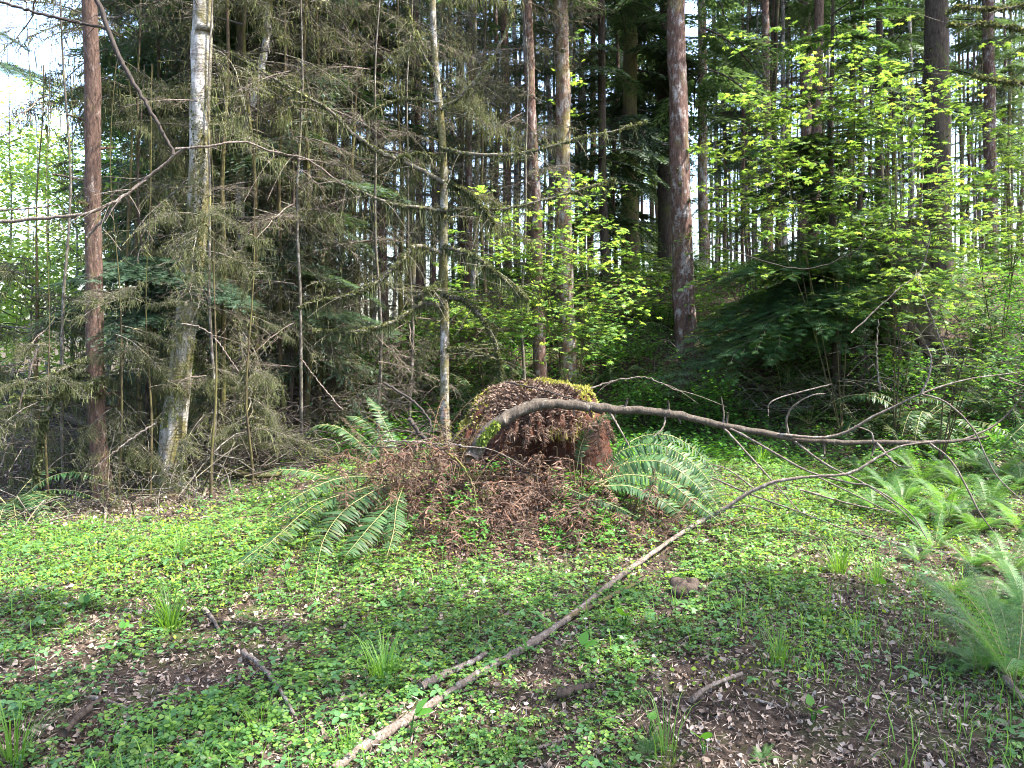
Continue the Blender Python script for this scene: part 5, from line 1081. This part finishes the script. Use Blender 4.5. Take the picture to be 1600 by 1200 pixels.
brush(1290, 590, 11, 160, 1.6, .6, 'loose grey twigs on the bank under the young hemlock', 'twig', (.5, 1.5)); brush(1110, 600, 12, 200, 1.2, .8, 'tangle of thin stems at the foot of the thick reddish trunk', 'stick', (.4, 1.3))
brush(180, 780, 7.2, 260, 1.8, .14, 'flat litter of thin twigs on the needle patch', 'twig', (.15, .6)); brush(60, 700, 9, 260, 2.2, .7, 'grey twig tangle by the left edge', 'twig', (.5, 1.6)); brush(1480, 590, 11, 200, 2., .9, 'tangled twigs on the bank at right', 'twig', (.5, 1.5))
brush(300, 720, 8.0, 260, 1.4, .6, 'dead twigs heaped round the foot of the pale leaning trunk', 'twig', (.3, 1.1)); brush(690, 740, 6.5, 120, .8, .5, 'dark dead twigs left of the stump', 'twigdark', (.2, .7))

# ------------------------------------------------------------------ long limbs of the slender mossy tree, and other loose branches
rng = np.random.default_rng(137)
def mossy_limb(parent, base, pts, w0, w1, moss=1., hang=.3, name='limb', mat='twig', n=40, twigs=8, mm='moss', hn=3, side=.0, hd=1.):
    P = px_path(pts, n) - base; Yv = P[:, 1] + base[1]; rad = np.linspace(w0, w1, n) / 2 * Yv / F_PX; a = M(); P = P + rng.normal(0, .004, P.shape)
    tubes(a, P[None], rad[None], 6, 0, .06); mp = []
    for i in range(twigs):
        b = lerp(P, [U(.1, 1)])[0]; l = U(.15, .6); yw = U(0, 6.28); t = np.linspace(0, 1, 6); cz = U(-1., .3)
        Q = b + np.stack([np.cos(yw) * l * t, np.sin(yw) * l * t * .6, cz * l * t ** 1.4], 1); tubes(a, Q[None], np.linspace(.004, .0018, 6)[None], 3, 0); mp.append(Q)
    if moss > 0:
        k = U(0, 1, int(n * 5 * moss)); k = k[(np.sin(k * 21 + w0) + U(-1, 1, len(k))) > -.5]; B = lerp(P, k)
        fuzz(a, B, .010 + rad.mean() * .8, 9, 1, .022); hang_moss(a, lerp(P, U(0, 1, int(34 * moss * hd))), hang, hn, 1, .011); hang_moss(a, np.concatenate(mp) if mp else B[:0], hang * .6, 1, 1, .009)
    return a.build(name, [MT[mat], MT[mm]], parent)
obF, pF, rF, bF = T['F']; Y = 9.1
a = M(); radial(a, DEADM[:2] + [DEAD[1]], 1.6, 8, 34, .75, .6, -.3, 0, .4, (-1.57, .8)); a.build('dead_crown', [MT['twig'], MT['moss']], obF)
for pts, w0, w1, ms, hg in [
    ([(692, 285, Y), (650, 262, Y - .1), (600, 240, Y - .2), (560, 215, Y - .3), (510, 170, Y - .4), (440, 130, Y - .4), (380, 95, Y - .3), (300, 55, Y - .2)], 8, 3, 1.3, .3),
    ([(693, 330, Y), (660, 325, Y - .1), (610, 318, Y - .2), (565, 300, Y - .3), (520, 285, Y - .3), (470, 283, Y - .3)], 7, 2, 1., .4),
    ([(690, 232, Y), (730, 240, Y - .1), (790, 242, Y - .1), (850, 232, Y), (900, 218, Y), (960, 205, Y), (1010, 190, Y)], 6, 2, 1., .2),
    ([(695, 330, Y), (740, 325, Y - .1), (790, 326, Y - .1), (850, 312, Y), (920, 293, Y), (960, 280, Y)], 5, 2, .6, .2),
    ([(690, 395, Y), (650, 385, Y - .2), (625, 410, Y - .4), (590, 440, Y - .5), (550, 460, Y - .6), (505, 470, Y - .6), (470, 480, Y - .6)], 8, 3, 2., .25),
    ([(692, 480, Y), (660, 475, Y - .1), (620, 500, Y - .3), (580, 515, Y - .4), (540, 518, Y - .5), (490, 518, Y - .5)], 8, 3, 1.8, .2),
    ([(695, 462, Y), (725, 470, Y - .2), (755, 500, Y - .3), (775, 540, Y - .4), (785, 600, Y - .4)], 8, 4, 2.4, .12),
    ([(693, 385, Y), (740, 400, Y - .2), (780, 430, Y - .3), (825, 467, Y - .4)], 8, 4, 2.2, .3), ([(695, 545, Y), (730, 547, Y), (765, 558, Y - .1)], 4, 2, 1., .1),
    ([(688, 170, Y), (720, 150, Y), (770, 90, Y), (800, 20, Y), (805, -30, Y)], 5, 3, .5, .12), ([(700, 285, Y), (730, 300, Y - .2), (755, 325, Y - .3), (770, 350, Y - .3)], 5, 2, 2., .25),
    ([(690, 440, Y), (677, 452, Y - .3), (666, 455, Y - .4)], 9, 6, 3, .1), ([(684, 160, Y), (640, 155, Y - .1), (600, 165, Y - .1), (570, 185, Y - .2)], 4, 2, .8, .15),
    ([(690, 250, Y), (655, 240, Y - .1), (620, 248, Y - .2)], 3, 2, 1, .15), ([(686, 130, Y), (650, 60, Y), (630, -20, Y)], 4, 2, .4, .15)]:
    mossy_limb(obF, bF, pts, w0, w1, ms * 1.2, hg, hn=5, twigs=18)
obA, pA, rA, bA = T['A']; Y = 7.5
for pts, w0, w1, ms, hg in [([(138, 560, Y), (90, 582, Y - .2), (60, 605, Y - .3), (20, 640, Y - .3), (-20, 690, Y - .4)], 7, 3, 2., .14), ([(140, 585, Y), (100, 590, Y), (40, 600, Y - .1), (-20, 600, Y - .1)], 5, 3, 1.6, .1), ([(165, 590, Y), (130, 605, Y - .3), (85, 620, Y - .4), (20, 622, Y - .5)], 6, 3, 2., .15),
        ([(150, 612, Y), (110, 600, Y - .4), (75, 640, Y - .5), (62, 700, Y - .5), (55, 760, Y - .5)], 7, 3, 2., .14)]:
    mossy_limb(obA, bA, pts, w0, w1, ms, hg, hn=4)
def loose(pts, w0, w1, lb, mat='stick', ms=0., hg=.2, tw=6, name='hanging_branch', n=40):
    base = at(*pts[0]); ob = empty(name, base, lb, 'branch', 'loose hanging branches'); mossy_limb(ob, base, pts, w0, w1, ms, hg, 'wood', mat, n, tw, hn=2); return ob
loose([(140, -25, 6.6), (160, 20, 6.6), (185, 85, 6.6), (215, 140, 6.6), (245, 190, 6.6), (272, 240, 6.6)], 8, 5, 'black straight branch slanting down between the two left trunks', 'twigdark')
loose([(-20, -5, 6.6), (50, 18, 6.6), (110, 32, 6.6), (165, 45, 6.6)], 4, 4, 'thin black branch crossing the bright sky at upper left', 'twigdark')
loose([(-20, 348, 6.4), (60, 342, 6.4), (130, 335, 6.4), (180, 315, 6.5), (215, 290, 6.6), (250, 262, 6.6), (285, 232, 6.6)], 6, 4, 'whitish curved branch crossing the slim reddish trunk', 'stick', tw=12)
loose([(135, 370, 6.5), (165, 340, 6.5), (190, 310, 6.5), (230, 280, 6.6)], 4, 3, 'thin whitish branch under the curved one', 'stick')
loose([(275, 232, 6.7), (330, 228, 6.7), (380, 222, 6.8), (430, 238, 6.9), (480, 250, 7.), (540, 290, 7.)], 4, 2, 'thin white branch running right across the pale leaning trunk', 'stick', tw=12)
loose([(-20, 330, 7), (50, 325, 7), (95, 320, 7)], 3, 2, 'short grey twig at the left edge', 'stick')
loose([(285, 505, 7), (320, 515, 7), (345, 540, 7), (372, 580, 7)], 3, 1.5, 'thin bleached twig hooking down right of the pale leaning trunk', 'stick', tw=1)
loose([(245, 660, 6.9), (200, 690, 6.8), (150, 730, 6.7)], 3.5, 2, 'pale straight twig slanting by the foot of the slim reddish trunk', 'stick', tw=2)
loose([(60, 540, 7), (35, 620, 7), (20, 680, 7), (-5, 740, 7)], 3, 2, 'bleached hanging twig near the left edge', 'stick', tw=3)
loose([(640, 655, 6.5), (650, 670, 6.45), (670, 690, 6.4), (700, 715, 6.3), (725, 735, 6.3)], 7, 4, 'dark broken branch poking up left of the bent limb\'s cut end', 'twigdark', tw=5)
loose([(600, 598, 7), (650, 630, 6.8), (672, 660, 6.6), (670, 680, 6.5)], 4, 3, 'thin dark twig curving up left of the stump', 'twigdark', tw=3)
loose([(600, 690, 6.2), (640, 690, 6.1), (700, 695, 6.0), (760, 700, 5.9)], 3, 2.5, 'thin pale twig lying across to the bent limb\'s cut end', 'stick', tw=2)
loose([(695, 705, 6.0), (720, 725, 5.9), (740, 760, 5.8), (745, 800, 5.7), (760, 825, 5.6)], 3.5, 2, 'thin arched green stem in front of the stump\'s left foot', 'mossbark', tw=3)
loose([(790, 596, 6.7), (850, 610, 6.6), (900, 625, 6.5), (935, 632, 6.4)], 3, 2, 'thin dark twig lying over the stump\'s mossy top', 'twigdark', tw=1)
loose([(920, 608, 7.2), (960, 595, 7.2), (1010, 590, 7.2), (1060, 612, 7.2)], 3, 1.5, 'thin pale branching twig right behind the stump top', 'stick', tw=6)
loose([(1620, 5, 8), (1560, 15, 8), (1500, 12, 8), (1480, 22, 8)], 5, 3, 'mossy branch reaching in at the upper right corner', 'twig', ms=1.2, hg=.1)
loose([(1620, 50, 8), (1590, 45, 8), (1540, 38, 8), (1480, 38, 8)], 6, 3, 'second mossy branch below the upper right corner', 'twig', ms=1.2, hg=.1)
loose([(1620, 130, 8), (1570, 128, 8), (1520, 118, 8)], 5, 3, 'short mossy branch against the bright gap at right', 'twig', ms=1., hg=.1)
loose([(1120, 385, 9), (1250, 420, 9), (1330, 395, 9), (1380, 350, 9), (1470, 290, 9)], 2., 1.2, 'long thin curved stem under the maple leaves', 'twigdark', ms=0, tw=2)
loose([(1330, 520, 9), (1400, 455, 9), (1440, 420, 9), (1455, 360, 9)], 2.5, 1.5, 'grey curving stem crossing the black root mass', 'stick', tw=2)
loose([(1480, 555, 8), (1450, 480, 8.2), (1430, 420, 8.4)], 2, 1, 'thin pale stem rising over the black root mass', 'stick', tw=2)
loose([(1375, 610, 8.5), (1370, 560, 8.5), (1372, 500, 8.5)], 3, 1.5, 'upright bleached twig before the black root mass', 'stick', tw=5)
loose([(470, 560, 8.5), (500, 600, 8.6), (535, 640, 8.7)], 3, 2, 'leaning pale stick left of the twig heap', 'stick', tw=2)
print('STATS', N_CL, TREES, sum(len(m.polygons) for m in bpy.data.meshes))
